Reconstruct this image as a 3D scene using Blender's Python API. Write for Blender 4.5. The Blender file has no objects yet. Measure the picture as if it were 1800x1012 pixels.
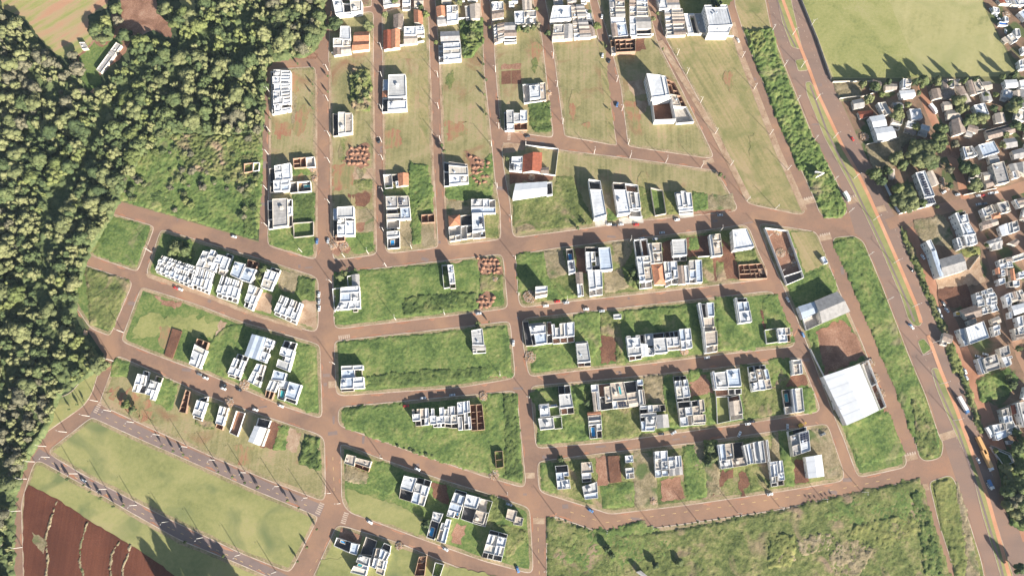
import bpy, math, random
import numpy as np
from mathutils import Vector
from mathutils.geometry import tessellate_polygon
random.seed(7); RNG = np.random.default_rng(7)
R = math.radians
scene = bpy.context.scene
COL = scene.collection
# ------------------------------------------------------------- camera, sky, sun, exposure
CAM_H, TILT, FOC = 500.0, R(15.3), 1200.0
cam_d = bpy.data.cameras.new('Camera'); cam_d.lens = 24.0; cam_d.sensor_width = 36.0
cam_d.clip_start = 1.0; cam_d.clip_end = 6000.0
cam = bpy.data.objects.new('Camera', cam_d); COL.objects.link(cam)
cam.location = (0, 0, CAM_H); cam.rotation_euler = (TILT, 0, 0)
scene.camera = cam
SUN_EL, SUN_AZ = R(19.8), R(180 - 37.0)
w = bpy.data.worlds.new('World'); scene.world = w; w.use_nodes = True
nt = w.node_tree; bg = nt.nodes['Background']
sky = nt.nodes.new('ShaderNodeTexSky'); sky.sky_type = 'NISHITA'; sky.sun_disc = False
sky.sun_elevation = SUN_EL; sky.sun_rotation = SUN_AZ; sky.air_density = 1.0; sky.dust_density = 1.0
nt.links.new(sky.outputs[0], bg.inputs[0]); bg.inputs[1].default_value = 0.055
sl = bpy.data.lights.new('Sun', 'SUN'); sl.energy = 5.0; sl.angle = R(0.5); sl.color = (1.0, 0.93, 0.82)
sun = bpy.data.objects.new('Sun', sl); COL.objects.link(sun)
sv = Vector((math.sin(SUN_AZ) * math.cos(SUN_EL), math.cos(SUN_AZ) * math.cos(SUN_EL), math.sin(SUN_EL)))
sun.rotation_euler = sv.to_track_quat('Z', 'Y').to_euler(); sun.location = (0, 0, 300)
scene.view_settings.view_transform = 'Standard'; scene.view_settings.look = 'None'
scene.view_settings.exposure = 1.5; scene.view_settings.gamma = 1.0
scene.cycles.max_bounces = 5

# ------------------------------------------------------------- photo pixel -> ground point
CT, ST = math.cos(TILT), math.sin(TILT)
def W(x, y, h=0.0):
    u = (x - 900) / FOC; v = (506 - y) / FOC
    dy = v * CT + ST; dz = v * ST - CT
    t = (CAM_H - h) / (-dz)
    return (u * t, dy * t)
TILES = dict(A=(0,0,3.893), B=(430,0,3.893), C=(850,0,3.893), D=(1270,0,3.3736), E=(430,240,3.893), F=(850,240,3.893),
    G=(1270,240,3.3736), I=(130,340,3.893), J=(560,430,4), K=(880,380,4), L=(880,520,4), M=(1200,380,4), N=(1200,560,4),
    O=(150,540,4), P=(550,640,4), Q=(900,640,4), R=(1200,700,4), S=(550,759,4), T=(900,759,4), U=(1350,759,4), V=(0,759,4),
    W=(0,560,4), X=(200,759,4), Y=(0,240,4), a=(1480,100,5.622), b=(1480,250,5.622), c=(1560,400,7.496), d=(1560,520,7.496),
    e=(1560,640,7.496), f=(1560,0,7.496), g=(560,0,7.496), h=(780,0,7.496), i=(980,0,7.496), j=(1140,0,7.496), Z=(0,0,1))
def pts(s, tile='Z'):
    """'B x,y x,y ...' or plain string in a survey tile -> photo px list"""
    ox, oy, k = TILES[tile]
    return [(ox + float(a) / k, oy + float(b) / k) for a, b in (p.split(',') for p in s.split())]
def ground(pl, h=0.0): return [W(x, y, h) for x, y in pl]

# ------------------------------------------------------------- materials
MATS = {}
def new_mat(name):
    m = bpy.data.materials.new(name); m.use_nodes = True
    return m, m.node_tree, m.node_tree.nodes['Principled BSDF']
def ramp(nt, stops):
    r = nt.nodes.new('ShaderNodeValToRGB'); e = r.color_ramp.elements
    while len(e) < len(stops): e.new(0.5)
    for k, (p, c) in enumerate(stops): e[k].position = p; e[k].color = (*c, 1)
    return r
def nat(name, stops, scale=0.05, detail=8, rough=0.95, bump=0.0, bscale=1.0, stripe=None, fine=0.25, fscale=1.2, rnd=0.0, patch=None, stretch=None, distort=0.6):
    m, nt, bs = new_mat(name); L = nt.links
    tc = nt.nodes.new('ShaderNodeTexCoord'); src = tc.outputs['Object']
    mp = nt.nodes.new('ShaderNodeMapping'); L.new(src, mp.inputs[0])
    if stretch: mp.inputs['Rotation'].default_value = (0, 0, stretch[0]); mp.inputs['Scale'].default_value = (stretch[1], 1, 1)
    n = nt.nodes.new('ShaderNodeTexNoise'); n.inputs['Scale'].default_value = scale; n.inputs['Detail'].default_value = detail
    n.inputs['Roughness'].default_value = 0.62; n.inputs['Distortion'].default_value = distort
    L.new(mp.outputs[0], n.inputs['Vector']); fac = n.outputs['Fac']
    f = nt.nodes.new('ShaderNodeTexNoise'); f.inputs['Scale'].default_value = fscale; f.inputs['Detail'].default_value = 5; f.inputs['Roughness'].default_value = 0.7
    L.new(src, f.inputs['Vector'])
    a = nt.nodes.new('ShaderNodeMath'); a.operation = 'SUBTRACT'; L.new(f.outputs['Fac'], a.inputs[0]); a.inputs[1].default_value = 0.5
    b = nt.nodes.new('ShaderNodeMath'); b.operation = 'MULTIPLY_ADD'; L.new(a.outputs[0], b.inputs[0]); b.inputs[1].default_value = fine; L.new(fac, b.inputs[2]); fac = b.outputs[0]
    if stripe:
        ang, per, amt = stripe
        mp2 = nt.nodes.new('ShaderNodeMapping'); mp2.inputs['Rotation'].default_value = (0, 0, ang); L.new(src, mp2.inputs[0])
        mp3 = nt.nodes.new('ShaderNodeMapping'); mp3.inputs['Scale'].default_value = (1/per, 0.012, 1); L.new(mp2.outputs[0], mp3.inputs[0])
        wv = nt.nodes.new('ShaderNodeTexNoise'); wv.inputs['Scale'].default_value = 1.0; wv.inputs['Detail'].default_value = 3
        L.new(mp3.outputs[0], wv.inputs['Vector'])
        c = nt.nodes.new('ShaderNodeMath'); c.operation = 'SUBTRACT'; L.new(wv.outputs['Fac'], c.inputs[0]); c.inputs[1].default_value = 0.5
        d = nt.nodes.new('ShaderNodeMath'); d.operation = 'MULTIPLY_ADD'; L.new(c.outputs[0], d.inputs[0]); d.inputs[1].default_value = amt*2.2; L.new(fac, d.inputs[2]); fac = d.outputs[0]
    if rnd:
        oi = nt.nodes.new('ShaderNodeObjectInfo')
        c = nt.nodes.new('ShaderNodeMath'); c.operation = 'SUBTRACT'; L.new(oi.outputs['Random'], c.inputs[0]); c.inputs[1].default_value = 0.5
        d = nt.nodes.new('ShaderNodeMath'); d.operation = 'MULTIPLY_ADD'; L.new(c.outputs[0], d.inputs[0]); d.inputs[1].default_value = rnd; L.new(fac, d.inputs[2]); fac = d.outputs[0]
    r = ramp(nt, stops); L.new(fac, r.inputs[0]); col = r.outputs[0]
    if patch:
        pcol, pscale, lo, hi = patch
        pn = nt.nodes.new('ShaderNodeTexNoise'); pn.inputs['Scale'].default_value = pscale; pn.inputs['Detail'].default_value = 6; pn.inputs['Distortion'].default_value = 0.8
        L.new(src, pn.inputs['Vector'])
        pr = ramp(nt, [(lo, (0, 0, 0)), (hi, (1, 1, 1))]); L.new(pn.outputs['Fac'], pr.inputs[0])
        mx = nt.nodes.new('ShaderNodeMix'); mx.data_type = 'RGBA'
        L.new(pr.outputs[0], mx.inputs[0]); L.new(col, mx.inputs[6]); mx.inputs[7].default_value = (*pcol, 1); col = mx.outputs[2]
    L.new(col, bs.inputs['Base Color']); bs.inputs['Roughness'].default_value = rough
    bs.inputs['Specular IOR Level'].default_value = 0.15
    if bump:
        bp = nt.nodes.new('ShaderNodeBump'); bp.inputs['Strength'].default_value = 0.8; bp.inputs['Distance'].default_value = bump
        bn = nt.nodes.new('ShaderNodeTexNoise'); bn.inputs['Scale'].default_value = bscale; bn.inputs['Detail'].default_value = 4
        L.new(src, bn.inputs['Vector']); L.new(bn.outputs['Fac'], bp.inputs['Height']); L.new(bp.outputs[0], bs.inputs['Normal'])
    MATS[name] = m; return m
def flat(name, c, rough=0.7, var=0.12, scale=0.8, metal=0.0, ribs=None, spec=0.3):
    m, nt, bs = new_mat(name); L = nt.links
    tc = nt.nodes.new('ShaderNodeTexCoord'); n = nt.nodes.new('ShaderNodeTexNoise'); n.inputs['Scale'].default_value = scale; n.inputs['Detail'].default_value = 6
    n.inputs['Roughness'].default_value = 0.65
    L.new(tc.outputs['Object'], n.inputs['Vector'])
    lo = tuple(max(0, x * (1 - var * 1.6)) for x in c); hi = tuple(min(0.92, x * (1 + var)) for x in c)
    r = ramp(nt, [(0.32, lo), (0.62, hi)]); L.new(n.outputs['Fac'], r.inputs[0]); col = r.outputs[0]
    oi = nt.nodes.new('ShaderNodeObjectInfo'); hs = nt.nodes.new('ShaderNodeHueSaturation')
    mr = nt.nodes.new('ShaderNodeMapRange'); mr.inputs[3].default_value = 1 - var; mr.inputs[4].default_value = 1 + var * .6
    L.new(oi.outputs['Random'], mr.inputs[0]); L.new(mr.outputs[0], hs.inputs['Value']); L.new(col, hs.inputs['Color'])
    L.new(hs.outputs[0], bs.inputs['Base Color']); bs.inputs['Roughness'].default_value = rough; bs.inputs['Metallic'].default_value = metal
    bs.inputs['Specular IOR Level'].default_value = spec
    if ribs:
        wv = nt.nodes.new('ShaderNodeTexWave'); wv.inputs['Scale'].default_value = ribs; L.new(tc.outputs['UV'], wv.inputs['Vector'])
        bp = nt.nodes.new('ShaderNodeBump'); bp.inputs['Distance'].default_value = 0.12; bp.inputs['Strength'].default_value = 0.7
        L.new(wv.outputs['Fac'], bp.inputs['Height']); L.new(bp.outputs[0], bs.inputs['Normal'])
    MATS[name] = m; return m
# ground colours
YG, OG, LG, DG, TAN, RED = (0.26,0.25,0.095), (0.17,0.17,0.07), (0.12,0.17,0.04), (0.05,0.085,0.03), (0.33,0.25,0.15), (0.27,0.105,0.06)
nat('mown', [(0.3,(0.17,0.165,0.075)),(0.45,(0.245,0.22,0.105)),(0.58,(0.30,0.255,0.135)),(0.72,(0.35,0.25,0.155))], 0.035, stripe=(0.03,2.6,0.2), patch=((0.24,0.135,0.08),0.04,0.56,0.74), bump=0.2, bscale=1.0, fine=0.5, fscale=0.45)
nat('mown_dry', [(0.3,(0.19,0.18,0.08)),(0.45,(0.27,0.235,0.11)),(0.6,(0.33,0.26,0.14)),(0.75,(0.36,0.27,0.16))], 0.03, stripe=(-0.42,2.4,0.24), patch=((0.17,0.18,0.07),0.05,0.52,0.72), bump=0.2, bscale=1.0, fine=0.5, fscale=0.45)
nat('lawn', [(0.3,(0.17,0.185,0.07)),(0.45,(0.25,0.25,0.10)),(0.58,(0.31,0.29,0.125)),(0.75,(0.34,0.29,0.15))], 0.022, patch=((0.15,0.175,0.075),0.03,0.54,0.68), bump=0.1, bscale=1.2, stretch=(0.45,0.5), fine=0.38, fscale=0.35)
nat('sports_lawn', [(0.3,(0.22,0.22,0.095)),(0.45,(0.32,0.30,0.135)),(0.6,(0.37,0.335,0.165)),(0.75,(0.4,0.34,0.19))], 0.02, fine=0.4, fscale=0.3, bump=0.12, bscale=0.8, stripe=(0.3,5.0,0.1), patch=((0.24,0.25,0.10),0.02,0.5,0.75))
nat('sports_green', [(0.3,(0.17,0.19,0.07)),(0.45,(0.25,0.255,0.095)),(0.6,(0.30,0.29,0.12)),(0.75,(0.33,0.30,0.15))], 0.03, fine=0.6, fscale=0.4, bump=0.25, bscale=0.8)
nat('lush', [(0.28,(0.055,0.09,0.03)),(0.42,(0.10,0.15,0.045)),(0.55,(0.15,0.195,0.06)),(0.72,(0.25,0.245,0.10))], 0.06, fine=0.75, fscale=0.55, bump=0.3, bscale=0.8, patch=((0.26,0.21,0.13),0.03,0.64,0.75))
nat('weeds', [(0.28,(0.06,0.08,0.03)),(0.42,(0.11,0.135,0.045)),(0.55,(0.165,0.18,0.065)),(0.72,(0.27,0.235,0.115))], 0.07, fine=0.7, fscale=0.6, bump=0.4, bscale=0.9, patch=((0.27,0.2,0.13),0.045,0.57,0.68))
nat('dark_weeds', [(0.28,(0.04,0.065,0.025)),(0.45,(0.075,0.11,0.035)),(0.6,(0.12,0.155,0.05)),(0.75,(0.2,0.205,0.08))], 0.07, fine=0.7, fscale=0.5, bump=0.4, bscale=0.8)
nat('yellow_weeds', [(0.28,(0.08,0.105,0.035)),(0.45,(0.145,0.165,0.055)),(0.6,(0.21,0.21,0.075)),(0.75,(0.28,0.25,0.11))], 0.05, fine=0.6, fscale=0.5, bump=0.4, bscale=0.8)
nat('dry_weeds', [(0.3,(0.15,0.13,0.075)),(0.45,(0.225,0.185,0.11)),(0.6,(0.29,0.235,0.15)),(0.75,(0.36,0.3,0.2))], 0.1, fine=0.8, fscale=0.7, bump=0.35, bscale=1.0, patch=((0.1,0.13,0.05),0.06,0.56,0.66))
nat('undergrowth', [(0.3,(0.035,0.05,0.025)),(0.5,(0.065,0.085,0.04)),(0.7,(0.11,0.125,0.06))], 0.1, fine=0.7, bump=0.4)
nat('scuffed', [(0.3,(0.19,0.18,0.08)),(0.42,(0.25,0.21,0.10)),(0.52,(0.30,0.19,0.105)),(0.66,(0.29,0.135,0.085))], 0.09, stripe=(0.03,2.0,0.3), fine=0.5, bump=0.1)
nat('red_soil', [(0.3,(0.17,0.09,0.06)),(0.48,(0.25,0.135,0.09)),(0.62,(0.33,0.19,0.13)),(0.78,(0.40,0.28,0.2))], 0.08, fine=0.8, bump=0.2, bscale=0.8)
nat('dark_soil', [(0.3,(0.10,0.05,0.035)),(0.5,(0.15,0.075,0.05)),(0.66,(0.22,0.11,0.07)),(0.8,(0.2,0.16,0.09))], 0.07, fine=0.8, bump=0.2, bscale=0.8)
nat('ploughed', [(0.3,(0.075,0.028,0.018)),(0.5,(0.11,0.04,0.025)),(0.7,(0.16,0.06,0.036))], 0.02, stripe=(0.0,1.6,0.14), fine=0.4, bump=0.2, bscale=0.9)
nat('pale_soil', [(0.3,(0.25,0.16,0.1)),(0.5,(0.36,0.25,0.17)),(0.7,(0.46,0.35,0.25))], 0.12, fine=0.6, bump=0.15)
nat('crop', [(0.34,(0.2,0.24,0.08)),(0.45,(0.3,0.29,0.11)),(0.52,(0.38,0.28,0.16)),(0.62,(0.42,0.24,0.15))], 0.012, stripe=(R(52),6.0,0.28), fine=0.2, bump=0.15)
nat('asphalt', [(0.3,(0.20,0.128,0.096)),(0.45,(0.24,0.152,0.110)),(0.6,(0.275,0.168,0.118)),(0.75,(0.33,0.185,0.12))], 0.03, fine=0.4, fscale=0.5, stretch=(0,0.6), patch=((0.34,0.205,0.13),0.035,0.48,0.72))
nat('grey_asphalt', [(0.3,(0.18,0.135,0.125)),(0.5,(0.22,0.165,0.148)),(0.7,(0.27,0.19,0.155))], 0.03, fine=0.25, fscale=0.4)
nat('avenue_asphalt', [(0.3,(0.20,0.14,0.115)),(0.5,(0.24,0.165,0.132)),(0.65,(0.27,0.175,0.132)),(0.8,(0.32,0.185,0.125))], 0.05, fine=0.22, fscale=.5, stretch=(R(-24),0.12), patch=((0.31,0.19,0.135),0.02,0.5,0.75))
nat('dirt_road', [(0.3,(0.29,0.14,0.085)),(0.5,(0.37,0.185,0.115)),(0.7,(0.45,0.25,0.165))], 0.05, fine=0.25)
nat('base', [(0.3,(0.10,0.11,0.05)),(0.5,(0.18,0.17,0.08)),(0.7,(0.26,0.2,0.11))], 0.02, fine=0.5)
nat('town_soil', [(0.3,(0.12,0.085,0.055)),(0.45,(0.19,0.125,0.085)),(0.58,(0.24,0.15,0.1)),(0.72,(0.28,0.22,0.15))], 0.06, fine=0.5, patch=((0.09,0.11,0.045),0.05,0.53,0.6), bump=0.15)
nat('bike_path', [(0.3,(0.46,0.22,0.125)),(0.5,(0.54,0.27,0.16)),(0.7,(0.6,0.34,0.22))], 0.05, fine=0.15)
nat('kerb', [(0.3,(0.32,0.23,0.17)),(0.5,(0.46,0.36,0.29)),(0.7,(0.58,0.49,0.42))], 0.12, fine=0.4)
nat('verge', [(0.3,(0.16,0.15,0.07)),(0.45,(0.24,0.2,0.11)),(0.58,(0.33,0.25,0.16)),(0.75,(0.42,0.30,0.2))], 0.07, fine=0.8, fscale=0.7)
nat('paving', [(0.3,(0.34,0.31,0.27)),(0.5,(0.46,0.42,0.37)),(0.7,(0.56,0.52,0.46))], 0.3, fine=0.3)
nat('paint', [(0.3,(0.36,0.26,0.2)),(0.6,(0.52,0.42,0.34))], 0.5, fine=0.5)
nat('yellow_paint', [(0.3,(0.5,0.33,0.14)),(0.6,(0.66,0.46,0.22))], 0.5, fine=0.5)
# building colours
flat('white_wall', (0.68,0.67,0.66), 0.8, 0.09, 0.4)
flat('cream_wall', (0.6,0.55,0.48), 0.8, 0.08, 0.4)
flat('white_roof', (0.58,0.6,0.635), 0.6, 0.17, 0.12, ribs=1.2)
flat('grey_roof', (0.36,0.345,0.335), 0.7, 0.14, 0.3, ribs=1.2)
flat('blue_roof', (0.42,0.48,0.57), 0.5, 0.08, 0.25, ribs=1.0)
flat('tan_roof', (0.44,0.38,0.325), 0.8, 0.14, 0.4)
flat('brown_roof', (0.285,0.225,0.19), 0.85, 0.2, 0.5, ribs=1.5)
flat('orange_tile', (0.47,0.215,0.125), 0.85, 0.16, 0.5, ribs=1.6)
flat('dark_red_tile', (0.27,0.085,0.05), 0.85, 0.18, 0.5, ribs=1.6)
flat('clean_roof', (0.63,0.645,0.675), 0.6, 0.05, 0.12, ribs=1.2)
flat('pale_grey_roof', (0.44,0.44,0.44), 0.7, 0.14, 0.15, ribs=1.2)
flat('cream_roof', (0.54,0.50,0.44), 0.75, 0.12, 0.15)
flat('brick', (0.38,0.24,0.17), 0.9, 0.2, 1.0)
flat('concrete', (0.42,0.38,0.34), 0.85, 0.15, 0.5)
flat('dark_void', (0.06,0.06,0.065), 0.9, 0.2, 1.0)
flat('glass', (0.05,0.07,0.09), 0.2, 0.1, 1.0, spec=0.6)
flat('door_brown', (0.16,0.08,0.045), 0.6, 0.1)
flat('pool_water', (0.03,0.24,0.52), 0.15, 0.1, 0.6, spec=0.5)
flat('teal_water', (0.05,0.33,0.36), 0.2, 0.1, 0.6, spec=0.5)
flat('solar', (0.03,0.035,0.06), 0.3, 0.1, 2.0)
flat('rubber', (0.03,0.03,0.03), 0.8, 0.1)
flat('tarp_blue', (0.04,0.16,0.55), 0.6, 0.1)
flat('timber', (0.42,0.29,0.18), 0.85, 0.2)
flat('rusty', (0.36,0.15,0.08), 0.85, 0.2)
flat('lamp_concrete', (0.62,0.59,0.56), 0.8, 0.05)
flat('black_plastic', (0.02,0.02,0.025), 0.6, 0.1)
for nm, c in dict(car_white=(0.8,0.8,0.8), car_silver=(0.5,0.52,0.55), car_black=(0.03,0.03,0.035), car_red=(0.5,0.03,0.02), car_blue=(0.1,0.22,0.45), car_grey=(0.18,0.19,0.2), truck_orange=(0.62,0.36,0.15), car_yellow=(0.7,0.45,0.05)).items():
    flat(nm, c, 0.3, 0.03, spec=0.6)
# foliage
def leaf(name, stops): nat(name, stops, 0.35, detail=4, fine=0.5, fscale=1.5, rnd=0.35, rough=0.8)
leaf('leaf_olive', [(0.2,(0.067,0.080,0.037)),(0.42,(0.112,0.128,0.057)),(0.6,(0.157,0.168,0.075)),(0.85,(0.212,0.210,0.104))])
leaf('leaf_dark', [(0.2,(0.034,0.052,0.026)),(0.42,(0.067,0.092,0.039)),(0.6,(0.107,0.132,0.054)),(0.85,(0.168,0.184,0.081))])
leaf('leaf_grey', [(0.2,(0.081,0.080,0.052)),(0.42,(0.129,0.125,0.081)),(0.6,(0.172,0.157,0.103)),(0.85,(0.226,0.196,0.135))])
leaf('leaf_lime', [(0.2,(0.067,0.087,0.030)),(0.42,(0.114,0.138,0.048)),(0.6,(0.160,0.178,0.065)),(0.85,(0.217,0.219,0.095))])
flat('bark', (0.16,0.12,0.09), 0.9, 0.2)

# ------------------------------------------------------------- mesh helpers
class MB:
    def __init__(s): s.v = []; s.f = []; s.m = []
    def quad(s, a, b, c, d, m=0):
        n = len(s.v); s.v += [a, b, c, d]; s.f.append((n, n+1, n+2, n+3)); s.m.append(m)
    def tri(s, a, b, c, m=0):
        n = len(s.v); s.v += [a, b, c]; s.f.append((n, n+1, n+2)); s.m.append(m)
    def top(s, poly, z, m=0):
        n = len(s.v); s.v += [(x, y, z) for x, y in poly]
        if len(poly) == 4: s.f.append((n, n+1, n+2, n+3)); s.m.append(m); return
        for t in tessellate_polygon([[Vector((x, y, 0)) for x, y in poly]]):
            s.f.append(tuple(n + k for k in t)); s.m.append(m)
    def sides(s, poly, z0, z1, m=0):
        for k in range(len(poly)):
            a, b = poly[k], poly[(k+1) % len(poly)]
            s.quad((*a, z0), (*b, z0), (*b, z1), (*a, z1), m)
    def prism(s, poly, z0, z1, m=0, mtop=None):
        s.sides(poly, z0, z1, m); s.top(poly, z1, m if mtop is None else mtop)
    def box(s, x0, y0, z0, x1, y1, z1, m=0):
        p = [(x0,y0),(x1,y0),(x1,y1),(x0,y1)]; s.prism(p, z0, z1, m); s.top(p[::-1], z0, m)
    def ring(s, outer, inner, z, m=0):
        n = len(outer)
        for k in range(n):
            a, b, c, d = outer[k], outer[(k+1) % n], inner[(k+1) % n], inner[k]
            s.quad((*a, z), (*b, z), (*c, z), (*d, z), m)
    def cyl(s, x, y, z0, z1, r0, r1=None, n=8, m=0, dx=0, dy=0):
        r1 = r0 if r1 is None else r1
        A = [(x + r0*math.cos(2*math.pi*k/n), y + r0*math.sin(2*math.pi*k/n), z0) for k in range(n)]
        B = [(x + dx + r1*math.cos(2*math.pi*k/n), y + dy + r1*math.sin(2*math.pi*k/n), z1) for k in range(n)]
        for k in range(n): s.quad(A[k], A[(k+1) % n], B[(k+1) % n], B[k], m)
        i = len(s.v); s.v += B; s.f.append(tuple(range(i, i+n))); s.m.append(m)
    def mesh(s, name, mats):
        me = bpy.data.meshes.new(name); me.from_pydata(s.v, [], s.f)
        for q in mats: me.materials.append(MATS[q])
        if len(mats) > 1: me.polygons.foreach_set('material_index', s.m)
        me.update(); return me
    def build(s, name, mats, parent=None, loc=(0,0,0)):
        if not s.f: return None
        me = s.mesh(name, mats if isinstance(mats, (list, tuple)) else [mats])
        return link(name, me, parent, loc)
def link(name, me, parent=None, loc=(0,0,0), rz=0, sc=None):
    o = bpy.data.objects.new(name, me); COL.objects.link(o); o.location = loc
    if rz: o.rotation_euler = (0, 0, rz)
    if sc: o.scale = sc
    if parent is not None: o.parent = parent
    return o
def tag(o, label=None, cat=None, group=None, kind=None):
    if label: o['label'] = label
    if cat: o['category'] = cat
    if group: o['group'] = group
    if kind: o['kind'] = kind
    return o
def area2(p): return sum(p[k][0]*p[(k+1) % len(p)][1] - p[(k+1) % len(p)][0]*p[k][1] for k in range(len(p)))
def ccw(p): return p if area2(p) > 0 else p[::-1]
def inset(poly, d):
    poly = ccw(poly); n = len(poly); out = []
    for k in range(n):
        p0, p1, p2 = Vector(poly[k-1]), Vector(poly[k]), Vector(poly[(k+1) % n])
        e1 = (p1 - p0); e2 = (p2 - p1)
        if e1.length < 1e-6 or e2.length < 1e-6: out.append(tuple(p1)); continue
        e1.normalize(); e2.normalize()
        n1 = Vector((-e1.y, e1.x)); n2 = Vector((-e2.y, e2.x)); b = n1 + n2
        if b.length < 1e-4: b = n1.copy()
        b.normalize(); c = max(0.4, b.dot(n1)); out.append(tuple(p1 + b * (d / c)))
    return out
def smooth(poly, r=4.0):
    """round the corners of a ground polygon with radius-like cut r"""
    out = []; n = len(poly)
    for k in range(n):
        p0, p1, p2 = Vector(poly[k-1]), Vector(poly[k]), Vector(poly[(k+1) % n])
        a = p0 - p1; b = p2 - p1; la, lb = a.length, b.length
        ra = min(r, la*0.45); rb = min(r, lb*0.45)
        A = p1 + a*(ra/la); B = p1 + b*(rb/lb)
        for t in (0, .33, .67, 1):
            out.append(tuple((1-t)*(1-t)*A + 2*t*(1-t)*p1 + t*t*B))
    return out
def rough_edge(poly, step=4.0, amp=1.2):
    out = []; n = len(poly)
    for k in range(n):
        a, b = Vector(poly[k]), Vector(poly[(k+1) % n]); L = (b-a).length; m = max(1, int(L/step))
        for q in range(m):
            p = a.lerp(b, q/m); out.append((p.x + random.uniform(-amp, amp), p.y + random.uniform(-amp, amp)))
    return out
def inside(px, py, poly):
    res = np.zeros(px.shape, bool); n = len(poly)
    for k in range(n):
        x1, y1 = poly[k]; x2, y2 = poly[(k+1) % n]
        if y1 == y2: continue
        c = ((y1 > py) != (y2 > py)) & (px < (x2-x1)*(py-y1)/(y2-y1) + x1); res ^= c
    return res
_tab = RNG.random((256, 256))
def vnoise(x, y, s):
    x = x / s + 1000; y = y / s + 1000; xi = np.floor(x).astype(int); yi = np.floor(y).astype(int); fx = x - xi; fy = y - yi
    fx = fx*fx*(3-2*fx); fy = fy*fy*(3-2*fy); g = lambda a, b: _tab[a % 256, b % 256]
    return (g(xi,yi)*(1-fx)+g(xi+1,yi)*fx)*(1-fy) + (g(xi,yi+1)*(1-fx)+g(xi+1,yi+1)*fx)*fy
def np_mesh(name, V, Fq, mats, smooth_=False):
    me = bpy.data.meshes.new(name); k = Fq.shape[1]
    me.vertices.add(len(V)); me.vertices.foreach_set('co', V.astype(np.float32).ravel())
    me.loops.add(Fq.size); me.loops.foreach_set('vertex_index', Fq.astype(np.int32).ravel())
    me.polygons.add(len(Fq)); me.polygons.foreach_set('loop_start', np.arange(0, Fq.size, k, dtype=np.int32))
    me.polygons.foreach_set('loop_total', np.full(len(Fq), k, np.int32))
    for q in mats: me.materials.append(MATS[q])
    me.update(calc_edges=True); me.validate(); return me
def relief(name, poly, mat, amp=0.6, cell=1.0, z=0.17, s1=7.0, s2=2.2, thr=0.0):
    """a rough sheet of growth standing above the ground"""
    xs = [p[0] for p in poly]; ys = [p[1] for p in poly]
    gx = np.arange(min(xs), max(xs)+cell, cell); gy = np.arange(min(ys), max(ys)+cell, cell)
    if len(gx) < 3 or len(gy) < 3: return None
    X, Y = np.meshgrid(gx, gy); X = X + RNG.uniform(-.3, .3, X.shape)*cell; Y = Y + RNG.uniform(-.3, .3, X.shape)*cell
    ins = inside(X, Y, poly)
    Zn = 0.36*vnoise(X, Y, s1) + 0.36*vnoise(X+77, Y+31, s2) + 0.45*RNG.random(X.shape)
    Zv = np.where(ins, z + 0.02 + amp*np.clip(Zn-0.25-thr, 0, 1)*1.4, z - 0.12)
    ny, nx = X.shape; idx = np.arange(nx*ny).reshape(ny, nx)
    keep = ins[:-1,:-1] | ins[1:,:-1] | ins[:-1,1:] | ins[1:,1:]
    a = idx[:-1,:-1][keep]; b = idx[:-1,1:][keep]; c = idx[1:,1:][keep]; d = idx[1:,:-1][keep]
    me = np_mesh(name, np.stack([X.ravel(), Y.ravel(), Zv.ravel()], 1), np.stack([a, b, c, d], 1), [mat])
    return link(name, me)
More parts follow.
